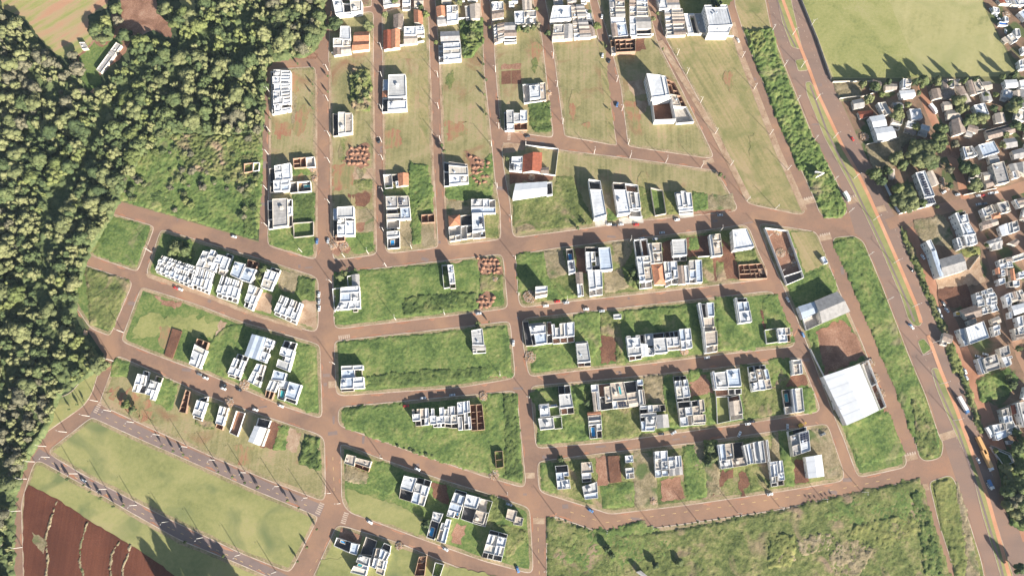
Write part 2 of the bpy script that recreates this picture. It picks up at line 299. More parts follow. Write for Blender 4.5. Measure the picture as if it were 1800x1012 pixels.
# ============================================================= GROUND, ROADS, LOTS
def sheet(name, poly_px, mat, z, kind='structure', r=0.0, raw=False):
    p = poly_px if raw else ground(poly_px)
    if r: p = smooth(p, r)
    b = MB(); b.top(ccw(p), z); o = b.build(name, mat); tag(o, kind=kind); return o
big = [(-1500,-1200),(1500,-1200),(1500,2000),(-1500,2000)]
sheet('ground', big, 'base', 0.0, raw=True)
sheet('road', pts('-40,1060 18,884 28,832 53,780 148,713 160,690 184,620 140,602 158,575 194,590 232,500 138,470 148,446 240,476 268,398 184,374 194,350 292,377 455,426 462,240 460,118 466,110 550,93 560,85 556,-60 1412,-60 1460,142 1530,296 1573,378 1600,430 1800,430 1900,1060'), 'asphalt', 0.02)
BL = {
 1:('474,122 555,117 557,452 550,456 470,432','mown'),
 2:('580,28 657,20 657,240 663,444 655,449 585,458 579,260 577,100','mown'),
 3:('671,22 700,14 745,12 754,30 757,130 761,260 771,432 764,437 683,446 676,436 673,260 672,130','mown'),
 4:('762,-30 842,-30 848,40 852,130 863,230 871,317 880,370 881,417 876,422 795,431 787,430 776,260 772,107','mown'),
 5:('858,-30 863,31 868,80 871,128 880,230 973,243 972,225 960,128 953,64 940,13 932,-30','mown'),
 6:('952,-30 964,32 971,77 980,150 991,231 992,240 1085,257 1084,250 1063,116 1053,69 1040,15 1030,-30','mown'),
 7:('1040,-30 1057,25 1072,77 1091,154 1103,250 1105,258 1246,279 1255,275 1247,257 1192,144 1156,74 1145,30 1128,-30','mown'),
 8:('1148,-30 1156,25 1169,67 1200,125 1251,218 1283,287 1312,356 1325,361 1405,378 1414,375 1415,367 1383,299 1368,267 1329,166 1303,98 1287,53 1273,0 1265,-30','mown_dry'),
 9:('584,-30 652,-30 654,12 582,20','town_soil'),
 10:('281,406 290,404 489,464 551,484 560,492 560,575 552,584 453,556 361,520 262,487 257,478','lush'),
 11:('193,374 268,396 271,402 244,473 238,477 158,449 150,440','lush'),
 12:('145,464 228,492 233,499 196,586 190,590 158,577 120,520','lush'),
 13:('247,506 254,505 348,535 425,565 550,601 563,607 567,728 561,735 500,715 362,657 275,625 217,602 214,594','lush'),
 14:('204,627 212,626 310,670 365,695 485,737 560,762 571,772 573,870 567,881 475,846 375,804 180,714 175,706','mown'),
 15:('160,733 168,735 225,761 450,861 556,905 559,911 514,1000 505,1005 420,971 300,914 232,879 140,831 89,800 86,790','lawn'),
 16:('60,812 71,809 155,855 230,899 315,947 412,986 490,1020 520,1045 500,1100 42,1100 40,984 37,884 48,846','lawn'),
 17:('584,485 590,481 628,475 760,460 878,446 885,452 893,536 888,543 785,556 596,578 587,573','lush'),
 18:('587,605 592,598 785,577 893,564 898,571 906,658 900,666 810,681 600,696 590,690','lush'),
 19:('594,722 600,714 708,704 900,686 909,692 925,848 919,857 850,837 725,795 600,750 594,742','lush'),
 20:('597,782 605,780 670,805 775,841 850,864 925,889 932,897 938,1000 931,1008 850,986 745,949 612,900 600,880 599,800','lush'),
 21:('590,925 600,922 700,952 790,990 850,1012 900,1040 880,1090 520,1090 552,1008','lawn'),
 22:('960,915 965,908 978,907 1060,936 1100,933 1200,920 1360,896 1475,872 1595,846 1606,852 1660,1012 1690,1100 960,1100','weeds'),
 23:('906,455 912,446 980,435 1105,420 1242,404 1308,394 1318,402 1333,442 1350,478 1346,491 1250,503 1100,520 1005,530 918,541 911,530','weeds'),
 24:('917,565 925,558 1005,550 1095,540 1212,527 1350,511 1361,515 1398,602 1393,610 1272,623 1120,642 1015,652 935,662 928,656 918,600','lush'),
 25:('932,684 938,677 1007,671 1165,656 1300,641 1402,627 1409,632 1442,716 1437,725 1335,741 1200,760 1075,777 948,788 941,782','lush'),
 26:('944,817 950,809 1062,795 1212,778 1290,767 1450,744 1457,750 1485,833 1480,846 1360,866 1200,889 1072,904 1055,898 952,866 946,855','weeds'),
 27:('1333,397 1340,392 1430,406 1438,413 1475,510 1517,605 1565,735 1595,810 1590,822 1512,839 1504,831 1482,770 1467,735 1420,610 1397,552 1355,455','lush'),
 28:('881,256 890,250 982,263 1130,281 1235,296 1256,299 1262,304 1297,364 1292,372 1133,388 1000,406 907,418 900,411 896,358 884,290','mown'),
}
for k, (s, mt) in BL.items():
    P = smooth(ccw(ground(pts(s))), 4.5 if k not in (9,) else 2)
    b = MB(); b.sides(P, 0.0, 0.14); q = inset(P, 0.55); b.ring(P, q, 0.14); tag(b.build('kerb', 'kerb'), kind='structure')
    b = MB(); b.top(q, 0.136); tag(b.build('verge', 'verge'), kind='structure')
    q2 = inset(P, 2.6); b = MB(); b.top(rough_edge(q2, 5, .35), 0.15)
    stuff = mt in ('weeds', 'lush'); tag(b.build('grass' if mt != 'town_soil' else 'ground', mt), kind='structure')
    BL[k] = (q2, mt)
# strips beside the avenue
for s, mt in (('1291,-30 1291,9 1306,56 1356,184 1380,240 1430,347 1440,375 1454,386 1489,376 1489,368 1472,320 1431,244 1389,139 1356,53 1340,-30','mown_dry'),
    ('1466,417 1502,414 1518,424 1550,500 1600,630 1627,693 1652,768 1659,778 1656,800 1648,807 1626,811 1615,803 1611,785 1575,685 1543,605 1487,475 1464,425','yellow_weeds'),
    ('1632,846 1668,834 1678,842 1700,904 1725,984 1740,1060 1696,1060 1650,921','yellow_weeds'),
    ('70,768 84,706 124,690 150,660 178,636 183,622 162,692 147,714','lawn')):
    P = smooth(ccw(ground(pts(s))), 4); q = inset(P, 0.5)
    b = MB(); b.sides(P, 0, 0.12); b.ring(P, q, 0.12); tag(b.build('kerb', 'kerb'), kind='structure')
    b = MB(); b.top(q, 0.125); tag(b.build('grass', mt), kind='structure')
# avenue carriageways
sheet('avenue', pts('1340,-60 1412,-60 1462,142 1532,296 1575,378 1636,533 1680,645 1724,760 1756,879 1800,944 1860,1100 1745,1100 1730,990 1703,904 1679,838 1660,780 1655,768 1630,693 1603,630 1553,500 1521,424 1503,410 1492,372 1475,320 1434,244 1392,139 1359,53'), 'avenue_asphalt', 0.03)
# median pieces : green strip, pale channel, bicycle path
MED = ['1359,-30 1384,-30 1410,85 1405,87 1391,83 1375,40', '1415,145 1424,143 1440,166 1487,264 1530,344 1574,444 1612,536 1622,562 1618,573 1606,573 1596,560 1583,520 1545,430 1507,350 1448,240 1418,165',
       '1636,648 1645,645 1656,653 1682,713 1703,773 1737,872 1790,1040 1770,1050 1725,899 1705,816 1678,759 1661,720 1645,680', '1612,599 1624,594 1638,613 1622,624', '1397,106 1414,103 1421,124 1403,126']
for s in MED:
    P = smooth(ccw(ground(pts(s))), 2); q = inset(P, 0.35)
    b = MB(); b.sides(P, 0, 0.14); b.ring(P, q, 0.14); tag(b.build('kerb', 'kerb'), kind='structure')
    b = MB(); b.top(q, 0.145); tag(b.build('grass', 'lush' if s.startswith('1612') else 'lawn'), kind='structure')
STREETPTS = []
def ribbon(name, s, width, mat, z, kind='structure', raw=False):
    p = [Vector(v) for v in (s if raw else ground(pts(s)))]
    for k in range(len(p)-1): STREETPTS.extend([(*p[k].lerp(p[k+1], t/8), width/2) for t in range(9)])
    L, Rr = [], []
    for k in range(len(p)):
        d = (p[min(k+1, len(p)-1)] - p[max(k-1, 0)]).normalized(); n = Vector((-d.y, d.x)) * width / 2
        L.append(tuple(p[k] + n)); Rr.append(tuple(p[k] - n))
    b = MB()
    for k in range(len(p)-1): b.quad((*Rr[k], z), (*Rr[k+1], z), (*L[k+1], z), (*L[k], z))
    return tag(b.build(name, mat), kind=kind)
ribbon('bicycle_path', '1372,-30 1376,0 1402,71 1423,124 1438,166 1484,264 1505,299 1527,344 1571,444 1610,536 1619,567', 2.7, 'bike_path', 0.165)
ribbon('bicycle_path', '1631,589 1653,650 1679,713 1701,773 1735,871 1774,1011 1790,1060', 2.7, 'bike_path', 0.165)
ribbon('channel', '1366,0 1384,55 1399,84', 1.3, 'grey_asphalt', 0.16)
ribbon('channel', '1424,150 1455,235 1495,315 1550,430 1590,520 1607,565', 1.6, 'grey_asphalt', 0.16)
ribbon('channel', '1640,650 1650,680 1683,755 1716,850 1755,980 1770,1040', 1.6, 'grey_asphalt', 0.16)
# town ground right of the avenue, its service road and side streets
sheet('ground', pts('1464,142 1900,150 1900,1060 1812,944 1770,880 1735,760 1690,640 1655,555 1613,455 1590,410 1572,379 1532,296'), 'town_soil', 0.035)
sheet('grass', pts('1406,-60 1900,-60 1900,8 1800,8 1727,0 1733,20 1748,50 1790,134 1464,139 1410,0'), 'sports_lawn', 0.045)
sheet('grass', pts('1412,-60 1557,-60 1562,0 1600,90 1620,136 1466,137 1440,70 1410,0'), 'sports_green', 0.052)
sheet('ground', pts('1728,-3 1900,5 1900,140 1795,134 1750,50 1736,20'), 'town_soil', 0.055)
ribbon('dirt_road', '1594,402 1606,425 1640,510 1672,570 1706,650 1738,740 1772,830 1810,950', 10, 'dirt_road', 0.05)
ribbon('side_street', '1560,395 1600,381 1680,361 1760,340 1830,320', 9, 'asphalt', 0.056)
ribbon('side_street', '1696,355 1712,400 1740,440 1768,540 1795,625 1830,700', 8, 'asphalt', 0.06)
ribbon('side_street', '1620,150 1628,180 1645,220 1660,245 1690,320 1697,350', 7, 'dirt_road', 0.06)
ribbon('side_street', '1770,345 1785,390 1800,450 1820,500', 7, 'asphalt', 0.063)
ribbon('side_street', '1735,755 1760,748 1830,722', 9, 'asphalt', 0.058)
# greyer new streets with dashes at the lower left
ribbon('street', '162,722 225,751 300,786 420,838 500,872 566,898', 8.2, 'grey_asphalt', 0.028)
ribbon('street', '62,797 140,843 232,892 300,928 420,984 520,1030', 8.2, 'grey_asphalt', 0.028)
def dashes(s, gap=7.0, ln=2.2, wd=0.28, mat='yellow_paint', z=0.045):
    p = [Vector(v) for v in ground(pts(s))]; b = MB()
    for k in range(len(p)-1):
        d = p[k+1]-p[k]; L = d.length; d.normalize(); n = Vector((-d.y, d.x))*wd/2; t = 1.0
        while t + ln < L:
            a = p[k]+d*t; c = a+d*ln; b.quad((*(a-n), z), (*(c-n), z), (*(c+n), z), (*(a+n), z)); t += gap
    tag(b.build('road_marking', mat), kind='structure')
dashes('170,726 225,751 300,786 420,838 500,872 550,892'); dashes('75,803 140,843 232,892 300,928 420,984 510,1026')
dashes('585,800 588,880'); dashes('560,980 540,1010', wd=.2); dashes('945,905 948,1010'); dashes('1000,898 1062,918 1140,908 1300,886 1480,858 1580,838', 8, 2.5)
dashes('1350,0 1400,110 1470,260 1540,420 1600,560 1640,665 1690,790', 6, 1.6, .2, 'paint'); dashes('1392,0 1440,118 1510,262 1572,400 1640,560 1700,710 1750,850', 6, 1.6, .2, 'paint')
def zebra(x, y, ax, ay, length, width, n=6, mat='paint', z=0.05):
    """bars across a road: centre px, road direction px"""
    c = Vector(W(x, y)); d = (Vector(W(x+ax, y+ay)) - c).normalized(); s = Vector((-d.y, d.x)); b = MB()
    for k in range(n):
        o = c + s*((k+0.5)/n - 0.5)*width
        a = o - d*length/2 - s*width/n*.28; e = o + d*length/2 - s*width/n*.28; f = o + d*length/2 + s*width/n*.28; g_ = o - d*length/2 + s*width/n*.28
        b.quad((*a, z), (*e, z), (*f, z), (*g_, z))
    tag(b.build('crosswalk', mat), kind='structure')
def slab(x, y, ax, ay, length, width, mat='pale_soil', z=0.09):
    c = Vector(W(x, y)); d = (Vector(W(x+ax, y+ay)) - c).normalized(); s = Vector((-d.y, d.x))
    P = ccw([tuple(c + d*i*length/2 + s*j*width/2) for i, j in ((-1,-1),(1,-1),(1,1),(-1,1))]); b = MB(); b.prism(P, 0.0, z); tag(b.build('speed_table', mat), kind='structure')
zebra(562, 893, 1, .45, 3.5, 8.5); zebra(606, 910, 1, .3, 3.5, 8); zebra(172, 716, 1, .45, 3, 8.5)
for a in ((1422,353,.4,1,5,9),(1500,352,.45,1,5,10),(1546,368,.45,1,5,10),(1450,417,.35,1,5,10),(1600,803,.35,1,4.5,10),(1620,857,.35,1,4.5,10),(1665,765,.45,1,5,13),(588,675,0,1,5,9),(930,835,0,1,4,8),(947,915,0,1,4,8),(1245,284,.4,1,4,9)): slab(*a)
for a in ((1422,348,.4,1,2.2,9),(1500,345,.45,1,2,9),(1450,412,.35,1,2,9),(1600,797,.35,1,2,9)): zebra(*a, n=5, z=0.10)
zebra(1412, 113, 1, -.1, 3, 7, 5, z=.05); zebra(895, 240, 1, .1, 2.5, 7, 5); zebra(605, 592, .1, 1, 3, 9, 6, z=.05)

# ------------------------------------------------------------- lots and patches
PZ = [0.158]
def lot(mat, s, tile='Z', amp=0.0, rag=0.8, cell=1.1, name=None, kind=None, **kw):
    P = ccw(ground(pts(s, tile))); PZ[0] += 0.0007; z = PZ[0]
    b = MB(); b.top(ccw(rough_edge(P, 2.2 if rag > .7 else 3.5, rag)), z)
    gr = mat in ('red_soil','dark_soil','ploughed','pale_soil','paving','concrete','town_soil','crop')
    o = b.build(name or ('soil' if gr else 'grass'), mat); tag(o, kind=kind or 'structure')
    if amp:
        r = relief('weeds', rough_edge(P, 3.5, rag), mat, amp*1.2, cell, z, **kw)
        if r: tag(r, 'rough knee high growth covering an unbuilt lot', 'weeds', kind='stuff')
# forest floor and fields top left
sheet('forest_floor', pts('-700,-300 566,-60 568,60 545,92 466,106 460,240 455,424 292,375 194,348 180,376 148,444 128,520 150,575 182,622 160,690 70,768 45,800 25,835 14,900 14,1100 -700,1100'), 'undergrowth', 0.032)
lot('crop', '10,-80 745,-80 735,60 605,105 612,240 640,280 520,400 450,400 330,340 170,120 10,60', 'A')
lot('red_soil', '815,-60 1070,-60 1075,90 1180,180 1170,270 1050,205 900,280 850,380 700,500 660,600 640,640 590,600 520,400 640,280 770,260 780,180 760,100 830,80', 'A')
lot('lawn', '1180,-60 1330,-60 1340,80 1290,90 1240,30', 'A')
lot('lush', '540,400 640,290 700,330 790,260 840,300 680,500 700,560 620,630 560,560', 'A')
lot('lush', '210,300 250,240 330,215 400,235 458,225 462,300 452,420 375,399 292,374 200,347', 'Z', amp=.8, s1=5)
lot('weeds', '300,235 455,240 452,330 330,300', 'Z', amp=1.8, s1=8)
lot('dark_weeds', '425,310 450,305 450,418 430,412', 'Z', amp=1.2)
lot('dark_weeds', '205,318 300,338 298,362 215,345', 'Z', amp=.8)
lot('yellow_weeds', '405,300 422,310 418,400 405,396', 'Z', amp=.3)
ribbon('footpath', '313,248 311,290 303,340 298,378', 2.0, 'red_soil', 0.19)
lot('red_soil', '206,280 232,285 225,300 214,304', 'Z'); lot('red_soil', '482,96 560,94 556,104 480,106', 'Z')
# block 1-4
lot('scuffed', '320,490 370,520 360,640 335,760 320,770', 'B', rag=1.5); lot('scuffed', '200,840 350,850 340,930 220,940', 'B', rag=3)
lot('dark_weeds', '325,390 480,385 478,590 330,585', 'E', amp=.7); lot('lush', '165,640 330,632 335,690 470,690 470,800 430,815 170,735', 'E', amp=.4)
lot('lush', '325,215 440,215 450,262 325,265', 'E', amp=.4)
lot('weeds', '740,470 850,480 870,600 850,760 760,760 725,700 720,560', 'B', amp=2.5, s1=4)
lot('scuffed', '600,200 730,190 740,300 700,360 600,370', 'E', rag=2.5); lot('dark_soil', '700,395 850,375 855,440 800,490 740,470', 'E', rag=1.5)
lot('pale_soil', '745,215 880,215 885,290 745,295', 'E'); lot('weeds', '745,300 870,295 870,360 800,370 745,330', 'E', amp=.5)
lot('dry_weeds', '760,490 880,500 880,650 770,660', 'E'); lot('red_soil', '770,590 820,590 810,650 770,650', 'E')
lot('lush', '690,670 880,655 885,780 760,805 690,730', 'E', amp=.3); lot('red_soil', '590,600 680,730 740,770 700,800 610,810', 'E', rag=2)
lot('lush', '1130,180 1250,200 1290,400 1285,520 1200,530 1200,730 1150,740 1140,560 1125,400', 'E', amp=.8)
lot('dark_weeds', '1160,480 1200,500 1205,700 1155,730 1145,560', 'E', amp=.9); lot('dry_weeds', '1060,575 1140,570 1150,745 1062,755', 'E'); lot('dry_weeds', '1210,595 1300,590 1305,745 1212,750', 'E')
lot('red_soil', '1130,340 1210,330 1215,390 1130,395', 'E', rag=2); lot('lush', '950,340 1120,335 1125,400 955,400', 'E', amp=.5)
lot('lush', '1365,335 1500,330 1690,110 1700,330 1690,420 1540,425 1520,440 1370,420', 'E', amp=.6); lot('dry_weeds', '1370,440 1500,445 1550,480 1540,530 1380,535', 'E'); lot('weeds', '1645,535 1730,530 1735,690 1650,690', 'E', amp=.4)
lot('dark_weeds', '1470,140 1630,130 1630,290 1560,390 1500,400 1480,300', 'B', amp=2.2, s1=4)
lot('scuffed', '960,880 1060,880 1080,1000 950,1010', 'B', rag=2); lot('mown_dry', '1185,420 1255,420 1255,1000 1200,1000', 'B'); lot('mown_dry', '970,370 1250,345 1250,400 960,410', 'B')
lot('scuffed', '1370,840 1500,830 1520,940 1380,950', 'B', rag=3)
# block 5-8
lot('dark_weeds', '305,700 450,695 460,900 360,905 320,860', 'C', amp=.9, s1=3); lot('scuffed', '300,300 400,300 395,420 330,410', 'C', rag=2); lot('red_soil', '120,440 260,440 255,470 120,478', 'C', rag=1)
lot('dark_soil', '122,490 188,485 188,575 122,580', 'C', rag=.1); lot('hole_shade' if 0 else 'dark_soil', '190,485 255,480 260,575 190,577', 'C', rag=.1)  # right patch: shade inside a dug hole, painted as flat dark ground colour
lot('scuffed', '960,700 1060,690 1090,900 1040,910 1000,820', 'C', rag=2); lot('mown_dry', '780,290 830,290 900,980 860,985', 'C'); lot('pale_soil', '990,560 1080,545 1110,650 1030,660 1000,620', 'C', rag=1.2); lot('pale_soil', '1050,690 1130,690 1110,770 1060,780', 'C', rag=1.2)
lot('dark_soil', '1040,265 1100,270 1110,340 1030,360', 'C', rag=1); 
ribbon('footpath', '1287,40 1303,98 1329,166 1368,267 1383,299 1414,370', 5, 'pale_soil', 0.21); ribbon('footpath', '1160,72 1192,125 1251,225 1290,300 1315,350', 5, 'pale_soil', 0.21)
for s in ('474,130 475,420','556,130 557,440','579,110 583,440','656,110 660,430','673,110 676,425','757,140 765,420','773,115 785,420'): ribbon('footpath', s, 1.6, 'pale_soil', 0.2)
# strip 1
lot('lush', '130,180 290,170 330,330 420,560 560,880 620,1010 460,1010 400,880 300,640 180,320', 'D', amp=1.5, s1=4); lot('lush', '480,10 560,40 660,260 735,430 700,480 610,480 540,340 420,60', 'G', amp=1.5)
lot('yellow_weeds', '150,190 230,180 260,260 200,330 160,260', 'D', amp=2.2, s1=4)
lot('lush', '1464,425 1502,417 1520,440 1600,640 1650,770 1650,800 1620,805 1575,685 1487,475', 'Z', amp=.6, s1=5)
lot('weeds', '1600,700 1640,740 1652,800 1622,806 1612,780', 'Z', amp=.9)
lot('yellow_weeds', '1640,850 1668,840 1690,900 1700,990 1690,1040 1655,925', 'Z', amp=.7); lot('dry_weeds', '1680,840 1700,904 1730,1050 1700,1050 1690,940', 'Z', amp=.5)
# block 28
lot('weeds', '200,440 470,400 500,280 600,270 740,560 740,590 230,660 205,600', 'F', amp=.5); lot('lush', '1430,380 1530,400 1535,490 1440,510', 'F', amp=.5); lot('dry_weeds', '1535,400 1700,400 1715,495 1535,500', 'F', amp=.2)
lot('weeds', '1062,340 1140,360 1170,540 1095,560', 'F', amp=.4); lot('yellow_weeds', '1232,370 1310,380 1335,530 1255,530', 'F', amp=.5); lot('lush', '842,480 910,560 870,580 845,570', 'F', amp=.6)
lot('dark_soil', '175,235 480,270 470,300 220,320 180,330', 'F', rag=.4); lot('pale_soil', '130,40 280,50 280,90 130,120', 'F')
lot('paving', '755,560 842,540 845,600 765,620', 'F', rag=.1); lot('paving', '1000,548 1090,540 1095,590 930,600 925,560', 'F', rag=.1); lot('paving', '1335,505 1430,500 1440,550 1345,560', 'F', rag=.1)
lot('red_soil', '1440,510 1700,500 1700,515 1440,535', 'F')
# blocks 10-14
lot('dark_weeds', '640,330 800,320 830,420 800,470 720,460 640,400', 'I', amp=1.6, s1=4); lot('dry_weeds', '1410,520 1560,560 1500,680 1400,640', 'I', amp=.3); lot('dark_weeds', '1540,560 1645,590 1640,730 1520,670', 'I', amp=.8); lot('pale_soil', '1270,670 1360,690 1350,820 1240,790', 'I'); lot('pale_soil', '1560,730 1660,740 1660,920 1520,890', 'I')
lot('pale_soil', '490,545 560,560 950,700 1200,810 1560,920 1560,940 1200,830 900,710 500,575', 'I', rag=.3)
lot('lush', '195,380 262,398 240,470 165,446', 'Z', amp=.35); lot('weeds', '150,470 228,495 196,580 160,570', 'Z', amp=.7)
lot('sports_green', '420,60 800,60 960,120 900,230 700,170 500,200 330,200', 'O', rag=3); lot('scuffed', '520,130 620,140 570,310 530,290', 'O', rag=1.5); lot('red_soil', '600,720 740,740 740,780 640,780 530,690', 'I', rag=1.5)
lot('lush', '860,260 1000,130 1120,120 1100,300 1000,500 830,420', 'O', amp=.5); lot('pale_soil', '950,90 1000,100 940,260 900,250', 'O', rag=1); lot('lush', '1490,265 1600,270 1630,700 1580,740 1490,690', 'O', amp=.5)
lot('lush', '210,360 310,380 300,490 180,480', 'O', amp=.5); lot('lush', '520,490 655,540 600,720 480,660', 'O', amp=.5); lot('weeds', '820,660 940,680 900,860 770,810', 'O', amp=.5); lot('scuffed', '130,590 300,560 420,660 500,800 380,760', 'O', rag=4)
lot('dark_soil', '1290,790 1380,830 1320,1000 1230,980', 'O', rag=1); lot('lush', '1370,830 1430,840 1400,1000 1320,1000', 'O', amp=.5); lot('pale_soil', '1430,850 1510,890 1480,1010 1400,1000', 'O', rag=1.5); lot('dark_weeds', '1340,20 1440,40 1450,270 1300,220', 'X', amp=1.4, s1=4)
lot('scuffed', '850,110 1000,100 970,270 880,200', 'X', rag=2.5)
# block 16 field
lot('ploughed', '205,365 400,470 620,615 860,755 1010,850 1120,920 1700,1400 170,1400 170,1012 160,600 175,420', 'V', rag=.6)
for s in ('400,490 350,640 320,760 340,900 310,1100', '610,640 570,780 560,900 590,1050', '840,770 790,850 770,960 800,1050', '920,790 900,870 860,960 870,1080'):
    P = [Vector(v) for v in ground(pts(s, 'V'))]; L = [(p.x-.6, p.y) for p in P] + [(p.x+.6, p.y) for p in P[::-1]]
    tag(relief('crop_residue', rough_edge(ccw(L), 2, .7), 'dry_weeds', .8, .7, .2, 3, 1.2), 'line of dry stalks along a contour bank in the ploughed field', 'stalks', kind='stuff')
lot('dry_weeds', '230,710 330,760 310,850 240,780', 'V', rag=1)
# centre
lot('lush', '110,200 1120,110 1120,450 560,510 120,560', 'J', amp=.35, s1=9); lot('dark_weeds', '600,380 830,340 1100,330 1100,440 600,500 590,430', 'J', amp=.9); lot('dark_weeds', '110,215 200,195 200,290 110,290', 'J', amp=1.2)
lot('pale_soil', '840,130 1010,110 1000,310 850,330', 'J', rag=1); lot('weeds', '1140,215 1290,210 1290,325 1140,330', 'J', amp=.6); lot('red_soil', '125,490 220,480 220,530 130,545', 'J', rag=1.5)
lot('lush', '130,690 1320,570 1360,920 200,990', 'J', amp=.45, s1=9); lot('dark_weeds', '340,920 700,880 1180,860 1200,930 700,985 340,1000', 'J', amp=.8); lot('red_soil', '1200,870 1320,860 1320,920 1190,940', 'J', rag=1.5)
lot('lush', '200,320 640,270 700,430 1200,470 1230,210 1430,210 1470,820 1350,790 900,680 230,440', 'P', amp=.45); lot('dark_weeds', '1340,220 1430,210 1470,820 1350,790', 'P', amp=.9); lot('dark_weeds', '200,320 360,290 350,350 240,370', 'P', amp=.9); lot('red_soil', '980,480 1030,470 1050,650 1010,660', 'P', rag=.8); lot('lawn', '1230,250 1340,230 1330,480 1260,560 1220,480', 'P')
lot('lawn', '230,390 620,520 770,600 740,730 550,650 260,560', 'S'); lot('lush', '380,220 490,210 640,290 560,440 460,420 370,370', 'S', amp=.4); lot('dry_weeds', '225,230 400,290 370,370 230,330', 'S', amp=.4); lot('dark_soil', '830,350 940,370 960,520 850,460', 'S'); lot('red_soil', '1000,640 1080,660 1040,790 980,760', 'S', rag=1.5); lot('weeds', '1230,440 1350,480 1330,610 1240,640 1500,690 1500,760 1350,900 1380,700 1220,660', 'S', amp=.7)
lot('red_soil', '200,670 350,730 325,800 180,740', 'S', rag=.2); lot('lawn', '60,900 290,870 260,1010 20,1010', 'S'); lot('lawn', '960,940 1300,1010 950,1100', 'S')
# right hand blocks
lot('lush', '110,270 300,250 320,420 540,570 350,590 250,480 130,540', 'K', amp=.5); lot('dry_weeds', '300,250 430,235 470,400 340,440', 'K', amp=.3); lot('dark_soil', '520,230 600,220 615,400 540,390', 'K'); lot('dry_weeds', '780,190 920,180 920,260 850,370 790,380 730,400 730,540 900,500', 'K', amp=.4); lot('dark_weeds', '850,360 960,350 985,500 890,480', 'K', amp=1.6, s1=4)
lot('dark_soil', '1140,180 1210,170 1215,310 1140,320', 'K'); lot('dark_soil', '1310,150 1470,130 1480,285 1310,290', 'K'); lot('lush', '1330,150 1380,145 1395,230 1325,240', 'K', amp=.5); lot('weeds', '1640,240 1790,230 1790,320 1660,330', 'K', amp=1.0); lot('dark_soil', '1560,160 1640,230 1680,440 1500,450 1480,300 1560,280', 'K', rag=1); lot('weeds', '1420,310 1490,310 1500,450 1430,460', 'K', amp=.5); lot('weeds', '1520,320 1560,330 1580,440 1520,450', 'K', amp=.5)
lot('lush', '520,690 700,670 700,900 640,1000 620,870 530,860', 'K', amp=.6); lot('dark_soil', '700,840 830,830 850,1000 710,1040', 'K', rag=1.5); lot('weeds', '700,670 830,690 870,1040 820,1040 810,850 700,830', 'K', amp=.7); lot('lush', '870,670 1350,620 1400,850 1370,960 1350,800 890,830', 'K', amp=.6)
lot('lush', '1510,570 1660,570 1680,750 1760,740 1790,930 1540,950', 'K', amp=.5); lot('red_soil', '1530,760 1590,755 1600,930 1560,920', 'K', rag=.7); lot('lush', '230,380 400,350 530,500 220,525', 'L', amp=.5); lot('lush', '560,660 570,560 660,550 720,700 790,880 600,900', 'M', amp=.4)
lot('dark_soil', '550,660 680,680 730,780 570,800', 'M', rag=1); lot('lush', '210,190 320,180 330,270 150,260 130,200', 'Q', amp=.6); lot('lush', '430,150 520,140 545,340 545,520 180,560 180,470 360,450 360,370 440,350', 'Q', amp=.7); lot('dark_weeds', '500,170 560,160 560,330 500,320', 'Q', amp=1.6, s1=4); lot('weeds', '640,330 890,300 915,500 645,525', 'Q', amp=.5)
lot('dry_weeds', '930,90 1060,75 1070,270 940,270', 'Q', amp=.6); lot('lush', '1060,80 1140,80 1190,440 1110,440 1080,280 1060,260', 'Q', amp=.6); lot('red_soil', '1250,90 1360,70 1420,210 1270,240', 'Q', rag=2); lot('lush', '1240,50 1340,40 1300,110 1250,130', 'Q', amp=.6); lot('lush', '1360,240 1440,220 1440,400 1375,410', 'Q', amp=.5); lot('lawn', '1435,225 1525,215 1540,400 1445,410', 'Q')
lot('weeds', '415,330 470,330 490,510 640,490 690,340 760,380 700,520 710,660 440,700', 'N', amp=.5); lot('dark_soil', '550,540 680,520 680,630 600,640', 'N', rag=2); lot('dark_soil', '700,400 860,390 880,470 700,480', 'N', rag=1); lot('lush', '845,490 900,480 940,640 860,660', 'N', amp=.6); lot('lush', '600,290 750,280 760,390 690,470 640,480 620,330', 'N', amp=.5)
lot('lush', '200,700 280,690 310,900 210,880', 'Q', amp=.4); lot('weeds', '410,680 480,680 510,960 430,890', 'Q', amp=.6); lot('red_soil', '590,660 670,640 690,830 610,850', 'Q', rag=1.2); lot('lush', '620,850 860,830 860,990 640,1010', 'Q', amp=.5); lot('dry_weeds', '860,620 1000,620 1010,800 1020,990 865,1000', 'Q', amp=.25); lot('red_soil', '1040,810 1190,790 1210,940 1050,960', 'Q', rag=1.2); lot('lush', '1205,580 1275,570 1365,760 1365,930 1240,950 1210,780', 'Q', amp=.5); lot('dry_weeds', '1275,580 1360,560 1460,720 1460,900 1380,920 1360,760 1280,750', 'Q', amp=.3)
lot('dark_weeds', '1350,540 1440,530 1455,700 1370,680', 'Q', amp=1.8, s1=4); lot('dark_soil', '1470,750 1560,740 1550,800 1480,840 1400,930 1450,820', 'Q', rag=1.5); lot('dark_soil', '1590,800 1620,750 1690,770 1700,800 1640,880 1640,925 1615,925', 'Q', rag=1.5)
lot('weeds', '560,470 620,460 620,600 480,640 440,480', 'R', amp=.5); lot('lush', '665,240 770,230 790,410 780,610 725,620 700,430', 'R', amp=.6); lot('dark_soil', '775,430 865,420 885,580 790,610', 'R', rag=.8); lot('dry_weeds', '890,230 1010,210 1100,500 1110,560 1005,560 985,400 900,390', 'R', amp=.25); lot('dry_weeds', '620,240 670,230 690,430 630,430', 'R')
